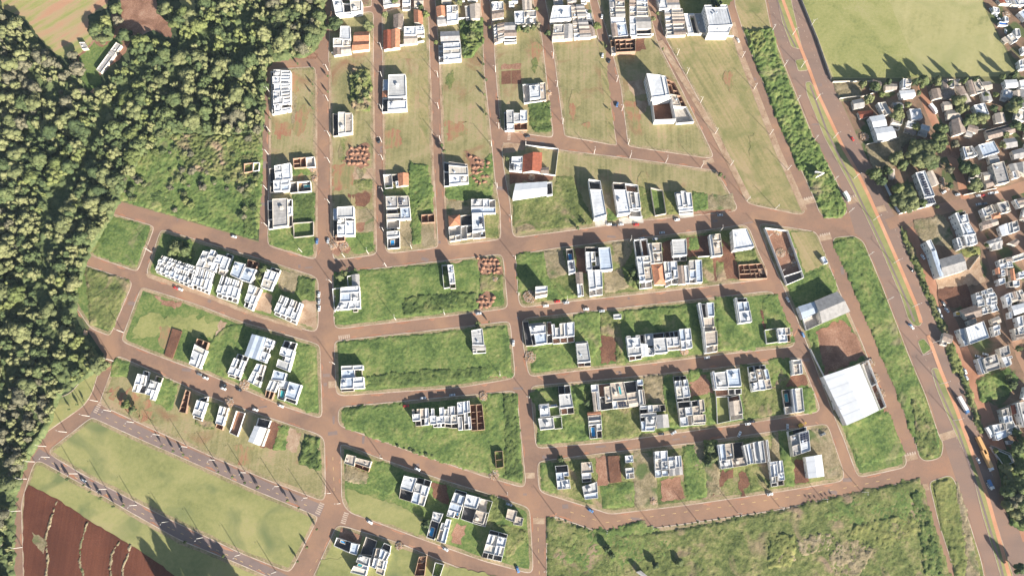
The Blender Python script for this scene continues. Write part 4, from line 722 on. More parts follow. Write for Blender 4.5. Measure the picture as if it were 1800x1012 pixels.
DATA = '''
1|B|172,478 312,482 312,748 180,772|5|Rt6lr
2|B|598,768 735,768 735,905 600,922|5|d0,0,30,100,2.6 w30,0,66,100 c66,4,100,100
3|B|945,515 1100,508 1108,745 935,755|5.5|w25,0,100,64 v25,64,100,76,2.4 w25,76,100,100 b0,8,24,40,2.8 o0,41,24,58,3 d0,60,24,100,2.3
3|B|1325,300 1478,292 1482,405 1328,418|5|Rt3lN
3|B|1340,215 1465,210 1475,290 1345,295|4.5|n0,0,100,100
2|B|752,218 850,215 850,278 745,282|4.5|o0,0,100,100
2|B|742,284 850,280 850,332 735,345|4.5|o0,0,100,100
2|B|655,180 720,180 725,270 650,270|5|w0,0,100,100
2|B|605,262 722,262 725,355 605,372|5|w0,0,55,50 g55,0,100,50,4 n0,50,45,100,3.6 n45,50,100,100,3.8
3|B|950,205 1060,198 1060,322 950,335|4.5|o50,0,100,100 N0,0,50,100,4 
3|B|1090,185 1225,178 1228,235 1090,240|5|w0,0,60,100 w60,0,100,60 g60,60,100,100,3
3|B|1090,240 1180,238 1182,290 1092,300|4|n0,0,100,100
3|B|1020,100 1085,95 1080,190 1020,195|4.5|T0,0,100,100
3|B|1158,65 1215,80 1218,165 1160,150|4.5|o0,0,100,100
9|B|600,0 800,0 800,75 620,95|7|w0,0,32,100 d32,0,60,80,2.5 w60,0,100,100 w32,80,60,100,4
3|B|1310,45 1375,40 1380,110 1318,112|4.5|o0,0,100,100
3|B|1320,114 1380,112 1380,160 1320,165|4|T0,0,100,100
3|B|1382,40 1460,35 1460,140 1385,150|5|w0,0,50,50 g50,0,100,40 w0,50,100,100
3|B|1505,35 1610,25 1610,125 1515,130|4.5|g0,0,35,100,3 T35,0,100,100
3|B|945,-30 1060,-30 1060,25 950,40|4|w0,0,60,100 T60,0,100,100
8|C|55,15 135,10 138,115 60,128|4.5|w0,0,60,50 T0,50,100,100 w60,0,100,50,4
8|C|68,170 140,155 142,270 75,290|4|Rt5nN
8|C|142,155 225,150 225,205 142,208|4|n0,0,100,100
8|C|142,210 225,207 225,282 142,287|4|T0,0,100,50 d0,50,100,100,2.5
8|C|210,80 360,70 360,160 215,165|4.5|w0,0,45,100 g45,0,100,50 w45,50,100,100,4
8|C|265,0 330,0 330,66 270,70|4|n0,0,50,100 T50,0,100,100
8|C|475,42 600,38 602,125 455,135|7|w0,0,100,100
8|C|480,170 610,165 610,262 470,270|4.5|g0,0,55,60 n0,60,55,100 T55,0,100,100
8|C|602,35 685,30 735,252 620,257|4.5|Rt8nN
8|C|690,60 735,75 765,245 738,250|3.5|w0,0,100,35 d0,35,100,60,2.3 T0,60,100,100
8|C|862,-20 962,-20 968,115 870,120|5|Rt4nN
8|C|870,122 968,120 990,242 885,252|4.5|w0,0,100,30 T0,30,35,100 b35,30,100,100,4
8|C|1002,-20 1120,-10 1128,112 1000,112|4.5|Rt4wN
8|C|1000,115 1140,115 1155,238 1005,245|4.5|w0,0,30,100 T30,0,100,60 w0,0,30,40 d30,60,100,100,2.6
8|C|1240,62 1362,60 1385,238 1255,243|4|Rt7nN
8|C|1190,-20 1330,-20 1345,55 1205,60|4.5|w0,0,40,100 n40,0,100,50 T40,50,100,100
2|E|600,485 745,475 750,672 600,676|5.5|b0,0,22,40,3 d0,40,22,100,2.4 w22,0,100,38 w22,38,60,62,5 d60,38,100,50,2.4 w60,50,100,100,5 w22,62,60,100,5.2
2|E|620,675 685,672 685,715 625,718|2.8|k0,0,100,100
1|E|160,210 312,180 318,290 165,300|5|d0,0,28,100,2.4 w28,0,62,50,5.4 w62,0,100,100,5 w28,50,62,100,4.6
1|E|165,302 305,295 302,365 168,375|5|d0,0,22,100,2.4 w22,0,60,100 w60,0,100,45 b60,45,100,100,4.4
1|E|330,150 475,135 482,205 335,215|3|k0,0,60,100 v60,0,100,100,2.2
1|E|303,312 450,303 455,372 308,385|3|d0,0,38,100,2.8 P62,20,96,55,.3 d38,0,100,100,2.8
1|E|150,430 318,420 320,605 155,625|5|d0,0,23,33,2.3 d0,33,23,66,2.3 d0,66,23,100,2.3 g23,0,85,100,5 d85,0,100,30,2.4 w85,30,100,60,4.6 d85,60,100,100,2.4
1|E|330,590 470,580 470,675 335,690|2.4|e0,0,100,100,2.2
1|E|-5,185 100,175 95,230 -5,248|3|k0,0,60,100 v60,0,100,100,2.6
3|E|945,255 1118,250 1118,330 958,350|3.8|v0,0,34,100,2.4 d34,0,58,60,2.4 w48,60,60,100,3.4 o60,0,100,100,3.8
3|E|965,410 1122,405 1128,480 968,490|5|g0,0,50,100 s54,15,72,80 g50,0,100,100,4.6
3|E|968,492 1130,482 1135,560 970,566|4.8|d0,0,45,50,2.6 g0,50,60,100,4.4 b60,0,100,100,4.8
3|E|970,568 1058,562 1060,755 975,762|4|v0,0,100,30,2.6 u30,30,60,42,2.8 w0,42,100,62,4 d0,62,100,100,2.4 p20,68,58,88,.5
3|E|1208,535 1298,530 1300,585 1212,590|2.6|k0,0,100,100
4|E|1360,162 1525,185 1532,310 1362,330|5.5|d0,0,22,40,2.4 g22,0,100,18,4.2 w22,18,100,62 w22,62,70,100,5 w70,62,100,100,4.4 d0,40,22,100,2.3
4|E|1388,542 1470,532 1480,700 1402,715|4|O8,0,100,42,4 v0,42,100,80,2.4 c0,80,55,100,3 v55,80,100,100,2.4
4|E|1475,538 1553,530 1560,690 1485,702|3.2|d0,0,100,45,2.6 v0,45,50,100,2.4 c50,80,100,100,3 d50,45,100,80,2.6
4|E|1550,430 1715,425 1718,520 1550,522|4.5|w0,0,50,60 b0,60,100,100,4 w50,0,75,60,4.2 v75,0,100,60,2.4
4|E|1555,525 1635,522 1648,680 1560,690|5|w0,0,100,75 s60,20,90,60,5 v0,75,60,100,2.4 u60,75,100,100,2.6
5|C|267,572 425,560 430,680 277,700|4|v0,0,28,100,2.6 w28,15,75,85,4.2 c75,0,100,100,2.8 v28,0,75,15,2.4 v28,85,75,100,2.4
5|C|140,757 298,755 300,880 145,885|5|d0,0,10,100,2.3 w10,0,42,75,5.5 w42,15,70,60,5 w70,0,100,60,5 k42,60,100,100,2.8 w10,75,42,100,4
28|F|180,140 268,135 262,235 175,226|4.5|w15,0,100,45 w35,45,100,100,4.2 v0,45,35,100,2.3 v0,0,15,45,2.3
28|F|275,122 400,105 395,235 268,238|4.5|N0,0,100,100
28|F|390,215 445,210 445,250 395,252|3|T0,0,100,100
28|F|212,322 470,306 473,390 190,432|5.5|m3,0,86,92 d86,0,100,100,4.2
28|F|718,288 800,300 842,535 758,560|7|d0,0,100,27,6.5 w0,27,100,100,7
28|F|885,310 968,315 1006,520 920,530|7|d0,0,100,24,6.4 w0,24,100,100,7
28|F|970,317 1058,330 1085,545 1005,540|5.5|r0,0,100,26,5 w0,26,28,80,5.5 g28,34,58,60,4.5 w60,26,100,75,5.5 b28,60,60,75,4 y0,80,100,100,3.6
28|F|1143,347 1228,367 1252,525 1175,540|3|e0,0,100,100,2.8
28|F|1315,370 1420,375 1432,480 1335,485|5.5|w0,20,33,100 w33,0,66,85,5.2 w66,8,100,100,5.5 d0,0,33,20,2.3 d66,0,100,8,2.3
28|F|1335,486 1432,480 1438,520 1342,525|3.2|b0,0,100,60,3.2 v0,60,100,100,2.3
23|K|460,225 510,225 527,395 480,405|4|p20,16,85,46,.6 d0,0,100,50,2.6 w0,50,100,100,4.5 s30,60,80,85,4.5
23|K|527,395 575,395 587,552 545,560|4|T0,0,100,50 w0,50,60,100,4 v60,50,100,100,2.4
23|K|595,215 688,215 705,370 605,378|5.5|d0,0,100,22,5 w0,22,40,100 w40,22,70,62 w70,45,100,80,5 d40,80,100,100,2.5
23|K|688,222 770,217 790,372 703,380|6.5|w0,0,100,100
23|K|612,380 662,378 676,548 630,556|5|d20,6,60,16,2.4 w0,0,100,76 v0,76,100,100,2.4
23|K|662,378 712,375 720,545 676,548|5|w0,0,100,72 v0,72,100,100,2.4
23|K|245,495 330,490 330,545 245,560|9.5|w0,0,100,60 c0,60,100,100,8.6
23|K|938,165 1030,158 1050,275 955,283|4.8|d0,0,48,100,4.8 q50,0,100,100,4.6
23|K|955,285 1050,277 1075,490 985,500|6.5|w0,0,45,62 w45,0,100,20 g45,20,100,36,5.5 c45,36,100,80,6 w0,62,45,80,6 v0,80,50,100,2.4 v50,80,100,100,2.4
23|K|1035,190 1130,186 1140,325 1060,332|6|w0,0,28,100,5.5 c28,0,100,48 c28,48,100,100,5.5
23|K|1065,340 1140,335 1160,477 1085,477|5|O0,0,100,100
23|K|1205,165 1305,160 1312,270 1215,276|7|w0,0,100,100
23|K|1215,277 1308,271 1312,310 1220,314|2.8|d0,0,48,100 d50,0,100,100
23|K|1145,320 1196,317 1210,470 1165,490|5|w0,0,60,50 w0,50,100,80,5.2 v0,80,100,100,2.4 b60,0,100,50,4.4
23|K|1196,317 1240,314 1252,470 1210,472|5|w0,0,100,40,4.8 w30,40,100,76,5.3 v0,76,100,100,2.4
23|K|1243,350 1318,345 1330,468 1255,475|5|T0,0,60,100 w60,0,100,100,5 
23|K|1325,310 1415,305 1422,462 1335,466|5|g0,0,50,45 b50,0,100,100,4.8 b0,45,50,82,4.6 v0,82,50,100,2.4
23|K|1467,130 1545,122 1565,270 1487,280|5.5|w0,0,25,100,5 c25,0,100,35,5.5 c25,35,100,100,5.2
23|K|1630,95 1730,85 1785,212 1642,235|8|w0,0,100,100
23|M|390,340 560,330 600,400 590,440 |2.6|SKIP
23|M|392,342 560,330 598,436 402,442|2.2|k0,0,100,100
24|L|195,190 315,180 325,330 228,345|5.5|g0,0,100,16,3 w0,16,100,52 w22,52,100,100,5.2 d0,52,22,100,2.5
24|L|152,178 195,176 228,348 178,352|2.4|d0,0,100,100
24|L|325,182 355,180 370,330 328,335|2.4|r0,0,100,60 d0,60,100,100
24|L|357,200 415,195 425,325 370,332|5|Rt1SK
24|L|357,200 412,195 422,328 370,332|5|w0,0,42,70 w42,20,100,70,4.8 r0,70,100,100,2.4
24|L|414,195 466,188 472,324 424,328|5|w0,0,60,70,5.2 b60,0,100,70,4.6 r0,70,100,100,2.4
24|L|468,188 518,182 521,318 474,324|5|w0,0,100,72,5 r0,72,100,100,2.4
24|L|530,322 612,315 634,460 543,468|6|d0,0,100,10,5 w0,10,100,100
24|L|543,468 634,460 636,492 545,497|2.6|r0,0,50,100 d50,0,100,100
24|L|885,282 978,275 992,410 902,420|6|d30,0,70,12,2.4 w0,0,30,12,6 w70,0,100,12,6 w0,12,100,60 w0,60,100,100,5.7
24|L|902,420 992,412 994,440 906,456|2.5|r0,0,50,100 d50,0,100,100
24|L|982,272 1070,262 1072,300 985,330|2.8|d0,0,30,100 v30,0,100,100
24|L|1015,268 1068,262 1076,345 1020,348|4.5|w0,0,100,100
24|L|988,335 1075,345 1085,412 998,422|5|m0,0,50,100 w50,30,100,100,4.6
24|L|1072,262 1148,254 1152,292 1076,300|3|d0,0,100,100
24|L|1075,298 1163,292 1178,395 1085,402|7|w0,0,100,100
24|L|1152,255 1250,243 1254,285 1165,292|2.6|d0,0,33,100 d33,0,66,100 d66,0,100,100
24|L|1165,294 1254,287 1268,372 1180,380|5.5|w0,0,50,70 w50,0,100,70,5.2 c0,70,100,100,4
24|L|1255,234 1294,230 1310,370 1275,374|6|w0,0,100,60 w0,60,100,100,5.4
24|L|1296,230 1335,226 1352,360 1312,366|6|w0,0,100,60 w0,60,100,100,5.4
24|L|1388,50 1500,45 1507,212 1420,218|5.5|w0,0,18,100,5.8 d18,0,55,60,2.6 w55,0,100,58,5.5 c18,60,100,100,4
24|L|1422,220 1520,212 1532,385 1440,400|5.5|w0,0,12,100,5.6 c12,0,100,18,3 c12,18,100,75,5.5 d75,36,95,60,2.4 v12,75,70,100,2.4 c70,75,100,100,4
24|L|1648,12 1740,6 1770,180 1675,192|5.5|w0,0,14,100,5.6 d14,0,100,18,2.6 w14,18,60,55,5.3 b60,18,100,60,4.8 w14,55,100,100,5.5
24|N|578,78 665,65 680,162 592,175|2.5|e0,0,100,100
24|N|665,68 755,60 766,158 680,165|4|w0,0,60,50 c60,0,100,50,3.4 w0,50,70,100,3.8 k70,50,100,100,2.6
25|N|208,370 400,348 418,490 228,497|6|w0,0,8,100,6 w8,8,52,88,6 w52,0,100,88,5.8 w8,88,52,100,4
25|N|228,498 415,490 416,528 236,545|2.6|r0,0,50,100 d50,0,75,100 d75,0,100,100
25|N|326,548 405,532 432,700 342,716|4|r0,0,100,22,2.6 T0,22,60,80 c60,22,100,80,3.6 y0,80,100,100,2.2
25|N|236,548 322,545 338,718 244,738|2.2|e0,0,100,100
25|N|468,332 510,325 545,500 492,510|5.5|d0,0,100,25,2.6 w0,25,80,60,5.3 d0,60,50,68,2.4 w0,68,100,100,5.3
25|N|512,325 548,322 590,496 547,500|5.5|d0,0,100,18,2.6 c0,18,100,60,5.5 w0,60,100,100,5.2
25|N|550,322 590,320 632,488 592,494|5.5|d0,0,100,20,2.6 w30,20,100,62,5.4 c0,62,100,100,4.8
25|N|763,290 835,284 846,385 775,396|4.8|w0,0,15,100,5 w15,0,100,30,4.4 c15,30,70,100,4.6 w70,30,100,100,4.8
25|N|708,498 840,485 856,650 735,668|5.5|P12,14,36,52,.5 d0,0,46,72,2.6 y0,72,46,100,2.4 b46,0,62,100,5 w62,0,100,100,5.5
26|R|755,228 885,195 900,365 782,408|7.5|d0,0,100,20,4 g0,20,45,60,6.5 w45,16,100,100,7.5 s48,22,96,60,7.6 g0,60,45,100,7
26|R|868,412 980,395 1000,545 890,560|6.5|m0,0,100,100
26|R|245,325 350,312 362,420 258,440|6|w0,0,15,100,6.2 b15,0,50,100,5.5 c50,0,100,100,5.8
26|R|258,440 450,410 456,470 270,496|5|w0,0,45,100,5.4 c45,0,100,100,4.8
26|R|352,312 425,305 440,412 365,420|2.6|d0,0,100,100
26|R|425,330 475,315 500,455 455,465|5.5|w0,0,50,100,5.5 w50,0,100,100,5.2
26|R|477,315 530,300 552,452 500,458|5.5|g0,0,30,30,5 w30,0,100,100,5.2 w0,30,30,100,5.5
26|R|530,303 600,290 617,445 553,453|6|w0,0,50,100,6 c50,0,80,100,5 w80,0,100,100,6
26|R|612,447 660,440 680,615 634,622|5|w0,0,100,12,5 b0,12,45,60,4.4 w45,12,100,60,5 w0,60,60,85,4.8 d0,85,100,100,2.4
26|R|662,440 702,434 725,608 682,614|5|b0,0,40,50,4.4 w40,0,100,50,5 w0,50,100,80,4.8 d0,80,100,100,2.4
25|Q|325,150 408,145 415,205 330,212|2.8|d0,0,50,100 d50,0,100,100
25|Q|330,212 415,205 432,298 338,308|6.5|w0,0,100,100
25|Q|342,310 434,300 438,345 347,354|2.6|r0,0,50,100 d50,0,100,100
25|Q|185,282 330,268 343,358 190,372|5|d0,0,8,40,2.4 w6,0,52,100,5 b14,8,46,40,5.1 e52,25,100,100,2.4 p58,6,92,24,.6
25|Q|172,378 350,365 357,448 190,465|5|w6,4,64,96 e66,0,100,100,2.4
25|Q|555,145 603,140 620,322 575,330|4.5|w0,0,100,28 n10,28,70,100,4 w70,28,100,100,4.5
25|Q|605,140 690,132 712,312 625,325|2.6|r0,0,100,50 d0,50,100,100
25|Q|648,158 700,150 712,262 660,270|4.5|c0,0,100,100
25|Q|690,132 785,122 828,302 712,312|4.5|P50,15,72,50,4.6 c0,0,100,72,4.5 w0,72,30,100,4 s34,76,85,94,4.2 c30,72,100,100,4.1
25|Q|787,122 878,112 893,290 830,302|4.5|d0,0,100,45,2.6 c0,45,100,72,4.2 T0,72,100,100,4
25|Q|880,110 920,105 942,280 898,286|5|b0,0,100,22,4.6 d0,22,100,40,2.6 w0,40,60,100,5 c60,40,100,100,4.6
25|Q|533,340 625,332 638,515 550,522|4.5|o0,0,100,12,3.6 g0,12,100,32,4 w0,32,100,48,4.5 w60,48,100,72,4 d0,48,58,100,2.4 p14,54,52,94,.6 d60,72,100,100,2.3
25|Q|900,292 1080,280 1090,355 906,372|4.8|w0,0,30,30,4.6 d0,30,30,70,2.4 w30,0,50,60,4.8 g50,0,78,60,4.4 d78,0,100,60,2.8 w0,70,60,100,4.8
25|Q|906,372 1020,365 1005,465 915,468|5|d0,0,30,30,2.4 w30,0,100,70,5 b0,30,30,100,4.4 b30,70,100,100,4.2
25|Q|1018,358 1095,352 1106,440 1022,448|5.5|T0,0,100,100
25|Q|1140,80 1186,77 1212,258 1165,262|5.5|d0,0,100,20,2.8 w0,20,60,42,5 w60,20,100,48,5.4 w0,42,100,88,5.5 d0,88,100,100,2.4
25|Q|1187,77 1230,75 1260,248 1213,256|5.5|d0,0,100,18,2.8 w30,18,100,44,5.2 w0,44,100,88,5.5 d0,88,100,100,2.4
25|Q|1165,264 1260,256 1278,425 1190,436|5.5|d0,0,100,26,4.8 g0,26,48,64,5 w48,26,100,60,5.5 w0,64,60,100,5.2 v60,60,100,100,2.6
25|Q|1264,256 1350,245 1368,420 1282,425|5.5|d0,0,60,24,4.4 c60,0,100,50,5.2 c0,24,60,60,5 d60,50,90,62,2.4 c0,60,100,92,5.3 v0,92,100,100,2.4
26|Q|303,714 393,708 398,756 312,760|4|d0,0,100,100,3.6
26|Q|308,762 398,756 413,872 322,880|4.5|b0,0,60,50 b60,0,100,25,4 w0,50,35,100,4.2 w35,45,100,100,4.4
26|Q|487,690 560,685 573,760 490,765|5.5|c0,0,100,100
26|Q|490,766 556,762 560,825 497,830|4.4|w0,0,100,60 d0,60,100,100,2.6
26|Q|500,885 600,858 607,940 515,950|5|w0,-40,100,50,5 b0,50,100,100,4
26|Q|672,645 755,640 772,825 690,835|1.1|S0,0,100,100,1.1
26|Q|795,642 850,637 855,688 800,692|3.8|w0,0,100,100
26|Q|797,730 855,724 863,798 805,806|3.4|w0,0,100,50 w0,50,40,100,3.4 v40,50,100,100,2.3
26|Q|1005,612 1094,605 1100,740 1010,745|6|w0,0,48,40 w48,0,100,55,5.6 w0,40,48,100,5.4 w48,55,100,100,5.8
26|Q|1010,746 1100,741 1106,788 1015,796|5|b0,0,48,100,2.8 b52,10,100,90,3.5
26|Q|1098,650 1143,646 1155,778 1112,783|5|b0,0,100,20,4.4 w0,20,100,65 T0,65,100,100,4.6
26|Q|1145,645 1190,640 1202,772 1157,777|5|w0,0,60,60 b60,0,100,60,4.6 T0,60,100,100,4.8
27|M|578,78 742,100 855,430 735,480|3.6|r0,0,100,86,3.6 d0,86,100,100,3.4
27|M|935,592 1095,525 1185,665 990,748|8|WARE
27|M|815,635 932,598 952,672 848,720|6|B0,0,100,100
27|M|850,722 955,678 990,748 872,802|3|v0,0,100,100
17|J|155,300 285,290 290,395 150,400|5|w0,0,100,40 b0,40,55,100,4.8 w55,40,100,100,4.6
17|J|152,400 290,396 293,465 110,475|4.5|w0,0,50,75 w50,0,100,70,4 d70,70,88,100,2.4
17|J|95,310 152,302 150,400 112,470|2.3|v0,0,100,100
17|J|235,212 283,208 285,288 240,292|3|n0,0,100,100
17|J|200,222 234,214 238,290 205,292|2.4|d0,0,100,100
17|J|865,142 905,140 925,298 880,306|2.8|v0,0,100,100
17|J|906,142 945,140 963,298 925,300|6.5|w0,0,100,35 w0,35,100,80,6 d0,80,100,100,3.4
18|J|1073,602 1158,586 1172,705 1082,702|6|w0,0,92,100
18|J|1082,704 1172,706 1177,756 1085,762|4|n0,0,100,60,3.6 w0,60,30,100,4 v30,60,100,100,2.6
18|P|198,12 350,5 355,88 200,100|5|w0,0,55,35 b0,35,60,100,4.6 r60,35,92,100,2.5 w55,0,100,35,4.8
18|P|198,100 355,88 360,180 190,190|5|w0,0,55,80 w55,0,100,45,5.4 d0,80,55,100,2.4 w55,45,100,85,4 
19|P|695,316 752,312 757,430 703,434|5|d25,10,60,30,2.4 w0,30,100,70 c0,0,25,30,4 c60,0,100,30,4.4 d30,70,100,100,2.4
19|P|752,312 812,308 815,424 758,430|5|c0,0,60,60,4.6 w60,0,100,60,5 w50,60,100,100,4.8 d0,60,50,100,2.4
19|P|814,312 866,308 872,440 826,442|5.5|w30,0,70,40,5.5 w0,40,100,85,5.2 d40,85,100,100,2.5 w0,20,30,40,4
19|P|867,308 920,300 926,438 873,441|5.5|w40,0,100,45,5.4 w0,45,100,80,5.2 w0,80,50,100,4.6 d50,80,100,100,2.5
19|P|921,300 966,296 972,446 928,440|5.5|w0,12,60,45 w60,0,100,40,5.2 w0,45,100,82,5.3 d0,82,100,100,2.5
19|P|967,296 1014,292 1018,446 974,448|5.5|w0,0,60,40,5.2 w0,40,100,80,5.5 d0,80,100,100,2.5 g60,0,100,40,4
19|P|1014,268 1055,262 1065,458 1022,462|5.5|w0,0,100,45,5.6 d20,45,60,52,2.4 w0,52,70,100,5.2 d70,52,100,100,2.5
19|P|1056,262 1100,255 1116,455 1066,458|5.5|b0,0,60,40,5 w60,0,100,40,5.5 w0,40,60,80,5.2 w60,55,100,100,5 d0,80,60,100,2.5
19|P|1105,285 1148,282 1158,464 1115,467|3|k0,0,100,100
19|P|1149,282 1190,279 1210,458 1159,464|3|k0,0,100,100
19|P|1278,612 1335,608 1342,722 1288,730|2.4|k0,0,100,100
20|P|238,632 300,645 290,718 218,695|4|c0,0,100,100
20|P|302,655 412,682 388,758 288,720|4|c0,0,100,60,4 k0,60,100,100,2.6
20|S|640,305 730,325 698,422 614,395|6|w0,0,100,100
20|S|614,397 698,424 688,492 604,466|3|d0,0,100,100
20|S|735,318 780,330 740,510 688,494|6|d0,0,100,22,3 w0,22,100,58 w0,58,100,100,5.6
20|S|782,330 830,345 778,522 742,510|6|d0,0,100,24,3 w0,24,100,62 w0,62,100,100,5.6
20|S|1002,402 1080,425 1050,520 970,490|6|d0,0,100,25,3 w0,25,50,100,5.6 w50,30,100,100,6
20|S|968,492 1050,522 1020,612 938,590|5.5|w0,0,100,55 w0,55,60,100,5 p66,40,92,85,.6 d60,30,100,100,2.4
20|S|1080,436 1175,460 1150,540 1060,518|6.5|w0,0,100,100
20|S|1060,520 1150,543 1120,640 1040,612|2.8|d0,0,100,100
20|S|1178,465 1265,488 1238,570 1152,545|2.8|v0,0,100,100
20|S|1150,548 1238,572 1212,668 1120,642|4|c0,0,80,85,4 v80,0,100,100,2.6 v0,85,80,100,2.6
20|S|845,560 915,575 890,640 835,615|6|w0,0,100,100
20|S|832,616 888,640 855,760 798,740|2.8|p10,35,70,90,.6 s60,-2,92,30,3.4 d0,0,100,100,2.6
20|S|915,605 970,618 928,785 865,765|6|w40,0,100,35,5.6 w0,20,40,50,5.5 c0,50,50,100,5.2 w50,35,100,100,5.5
20|S|1245,690 1308,705 1262,900 1185,885|5.5|d0,0,100,14,2.4 w0,14,50,50,5.5 w50,14,100,50,5 w0,50,100,80,5.2 d0,80,50,100,2.4 d50,80,100,100,2.4
20|S|1308,705 1370,722 1325,915 1264,902|5.5|d0,0,100,14,2.4 w0,14,100,46,5.3 w50,46,100,80,5 w0,46,50,80,5.5 d0,80,100,100,2.4
20|S|1370,538 1438,555 1420,635 1355,612|4|c0,0,100,100
20|S|1425,590 1482,605 1470,660 1408,650|4|c0,0,100,100
21|S|165,740 268,775 255,850 145,800|3|p25,12,62,45,.6 d0,0,100,100,2.6
21|S|270,778 325,790 305,865 257,850|4.5|b0,0,100,100
21|S|322,862 402,885 388,945 302,912|5|w0,0,100,100
21|S|300,914 386,946 370,1012 262,985|5|P20,-8,62,30,5.2 b60,0,100,45,4.6 w0,35,100,100,5
21|S|425,815 475,820 440,960 392,945|4.4|v0,0,40,100,2.8 c40,0,100,50,4 w40,50,100,100,4.2
21|S|477,820 540,852 510,910 462,885|4.6|b0,0,55,100 w55,0,100,100,4.4
21|S|460,890 520,905 495,1012 440,990|4.4|w0,0,70,60 w70,0,100,60,4 c0,60,100,100,3.6
21|S|500,778 548,800 540,850 478,818|2.8|d0,0,100,100
21|S|372,735 448,765 420,870 330,860|3|d0,0,100,100
21|S|745,875 800,872 785,1010 712,1012|2.6|k0,0,100,100
21|S|858,915 922,930 892,1020 838,1012|3|e0,0,100,100,3
13|O|785,217 865,245 848,300 768,272|3.6|k0,0,100,100
13|O|768,258 850,302 800,430 728,400|5|w0,0,100,30 w0,30,70,100,5.2 w70,30,100,100,4.6
13|O|1172,190 1225,203 1170,355 1120,335|6|B0,0,100,100
13|O|1226,203 1275,215 1220,372 1171,356|6|B0,0,100,100
13|O|1276,215 1325,232 1262,388 1221,373|6|w0,0,100,38 d30,38,75,58,2.8 w0,58,100,100,5.8
13|O|1062,320 1100,332 1040,495 992,482|5|d0,0,100,22,2.4 w0,22,70,60,5.3 w0,60,100,90 d0,90,100,100,2.3
13|O|1100,332 1138,345 1072,510 1042,497|5|d0,0,100,20,2.4 w30,20,100,60,5.2 w0,60,100,88,4.8 d0,88,100,100,2.3
13|O|1205,395 1262,405 1218,560 1140,520|5|w0,0,60,40 g60,0,100,50,4.4 w0,40,50,100,5.2 d50,50,100,75,2.4 w50,75,100,100,4.4
13|O|1398,230 1485,250 1468,300 1380,275|3|d0,0,50,100 d50,0,100,100
13|O|1378,277 1466,302 1425,450 1340,415|6|w0,0,100,40 d20,40,50,55,2.6 w50,40,100,62,5.6 w0,62,100,100,5.8
13|O|1325,440 1412,462 1398,518 1305,508|5|b0,0,100,100
13|O|1300,512 1360,522 1330,595 1270,580|5|w0,0,50,100,5.2 w50,0,100,100
13|O|1270,582 1330,597 1310,650 1260,632|3|k0,0,50,100 k50,0,100,100
13|O|1362,510 1432,520 1392,655 1345,640|4|w0,0,100,40 P15,48,80,92,1 d0,40,100,100,2.4
13|O|1434,522 1518,545 1472,680 1395,652|5|b0,0,100,82 d0,82,100,100,2.6
14|O|378,435 432,448 405,605 325,590|5.5|d30,0,100,20,2.4 w0,20,60,65,5.5 w0,65,40,100,5 d40,65,100,100,2.4 w60,20,100,65,5
14|O|435,520 475,470 530,490 470,650|5.5|SKIP
14|O|470,470 530,490 470,652 415,635|5.5|d20,0,100,24,2.4 w0,24,100,60,5.2 w0,60,60,85,5.5 w60,60,100,100,4.8
14|O|705,575 735,590 706,745 655,735|2.8|k0,0,100,100
14|O|800,640 860,625 852,660 790,668|3|d0,0,100,100
14|O|785,650 850,668 806,797 745,775|5|b0,0,50,50,5.2 w50,0,100,50,4.6 w0,50,100,85 d0,85,100,100,2.4
14|O|945,692 1000,705 955,862 905,845|4.5|w0,0,60,40 c60,0,100,40,3.4 w0,40,100,80,4.4 k0,80,100,100,2.4
14|O|1060,725 1122,742 1068,908 1010,880|2.4|r0,0,100,100
14|O|1210,775 1300,795 1280,850 1195,830|3.4|d0,0,100,100
14|O|1190,832 1280,852 1235,975 1143,940|6.5|m0,0,82,100 g82,0,100,100,4
14|O|612,147 680,168 612,362 555,338|.9|S0,0,100,100,.9
10|I|600,422 835,500 812,545 572,470|5|Rs8tT
10|I|590,470 835,545 910,680 552,530|5|SKIP
10|I|574,472 830,552 800,645 552,535|5|Rs8bT
10|I|836,502 950,540 910,682 802,640|5|Rs4bT
10|I|890,378 935,388 880,510 832,498|5.5|d0,0,100,12,2.4 w0,12,100,100
10|I|936,382 985,395 930,525 880,512|5.5|b0,0,60,30,5 w0,30,100,100
10|I|986,405 1035,415 980,540 931,526|5.5|d0,0,100,10,2.4 w0,10,100,55 w0,55,60,100,5
10|I|1036,400 1078,415 1026,556 981,542|5.5|d0,0,100,20,2.4 w0,20,100,80 c0,80,100,100,4
10|I|1100,465 1172,482 1130,585 1068,555|6|b0,0,100,100
10|I|1172,503 1247,520 1205,610 1132,586|6|b0,0,100,100
10|I|1190,450 1265,470 1245,518 1178,500|3|k0,0,100,100
10|I|1010,560 1145,600 1105,745 965,700|5|Rs4bT
10|I|1200,620 1280,650 1255,700 1185,680|5|w0,0,60,100 c60,0,100,100,4.6
10|I|1183,683 1253,703 1215,797 1153,768|5|w0,0,55,60 w55,0,100,60,4.6 d0,60,50,100,2.4 w50,60,100,100,4.2
10|I|1325,490 1405,515 1345,662 1275,638|5.5|d20,0,100,18,2.5 w0,18,50,60,5.5 w50,18,100,60,5.2 w0,60,100,100,5.3
10|I|1415,695 1560,750 1510,890 1360,822|5.5|Rs4bT
30|a|430,265 545,270 540,320 435,332|4|n0,0,100,100
30|a|605,215 685,222 690,300 600,312|5.5|w0,0,35,100 g35,0,100,60 w35,60,100,100,4
30|a|570,338 715,325 730,385 590,405|4.5|m0,0,100,100
30|a|105,430 210,410 225,490 125,510|3.8|n0,0,100,100
30|a|160,545 300,530 310,570 185,608|3.2|N0,0,100,100
30|a|350,457 430,445 490,560 420,580|4.5|w0,0,40,60 g40,0,100,100 c0,60,40,100,4
30|a|275,592 415,565 452,680 320,702|6|m0,0,100,100
30|a|322,708 502,682 545,790 360,818|6.5|m0,0,100,100
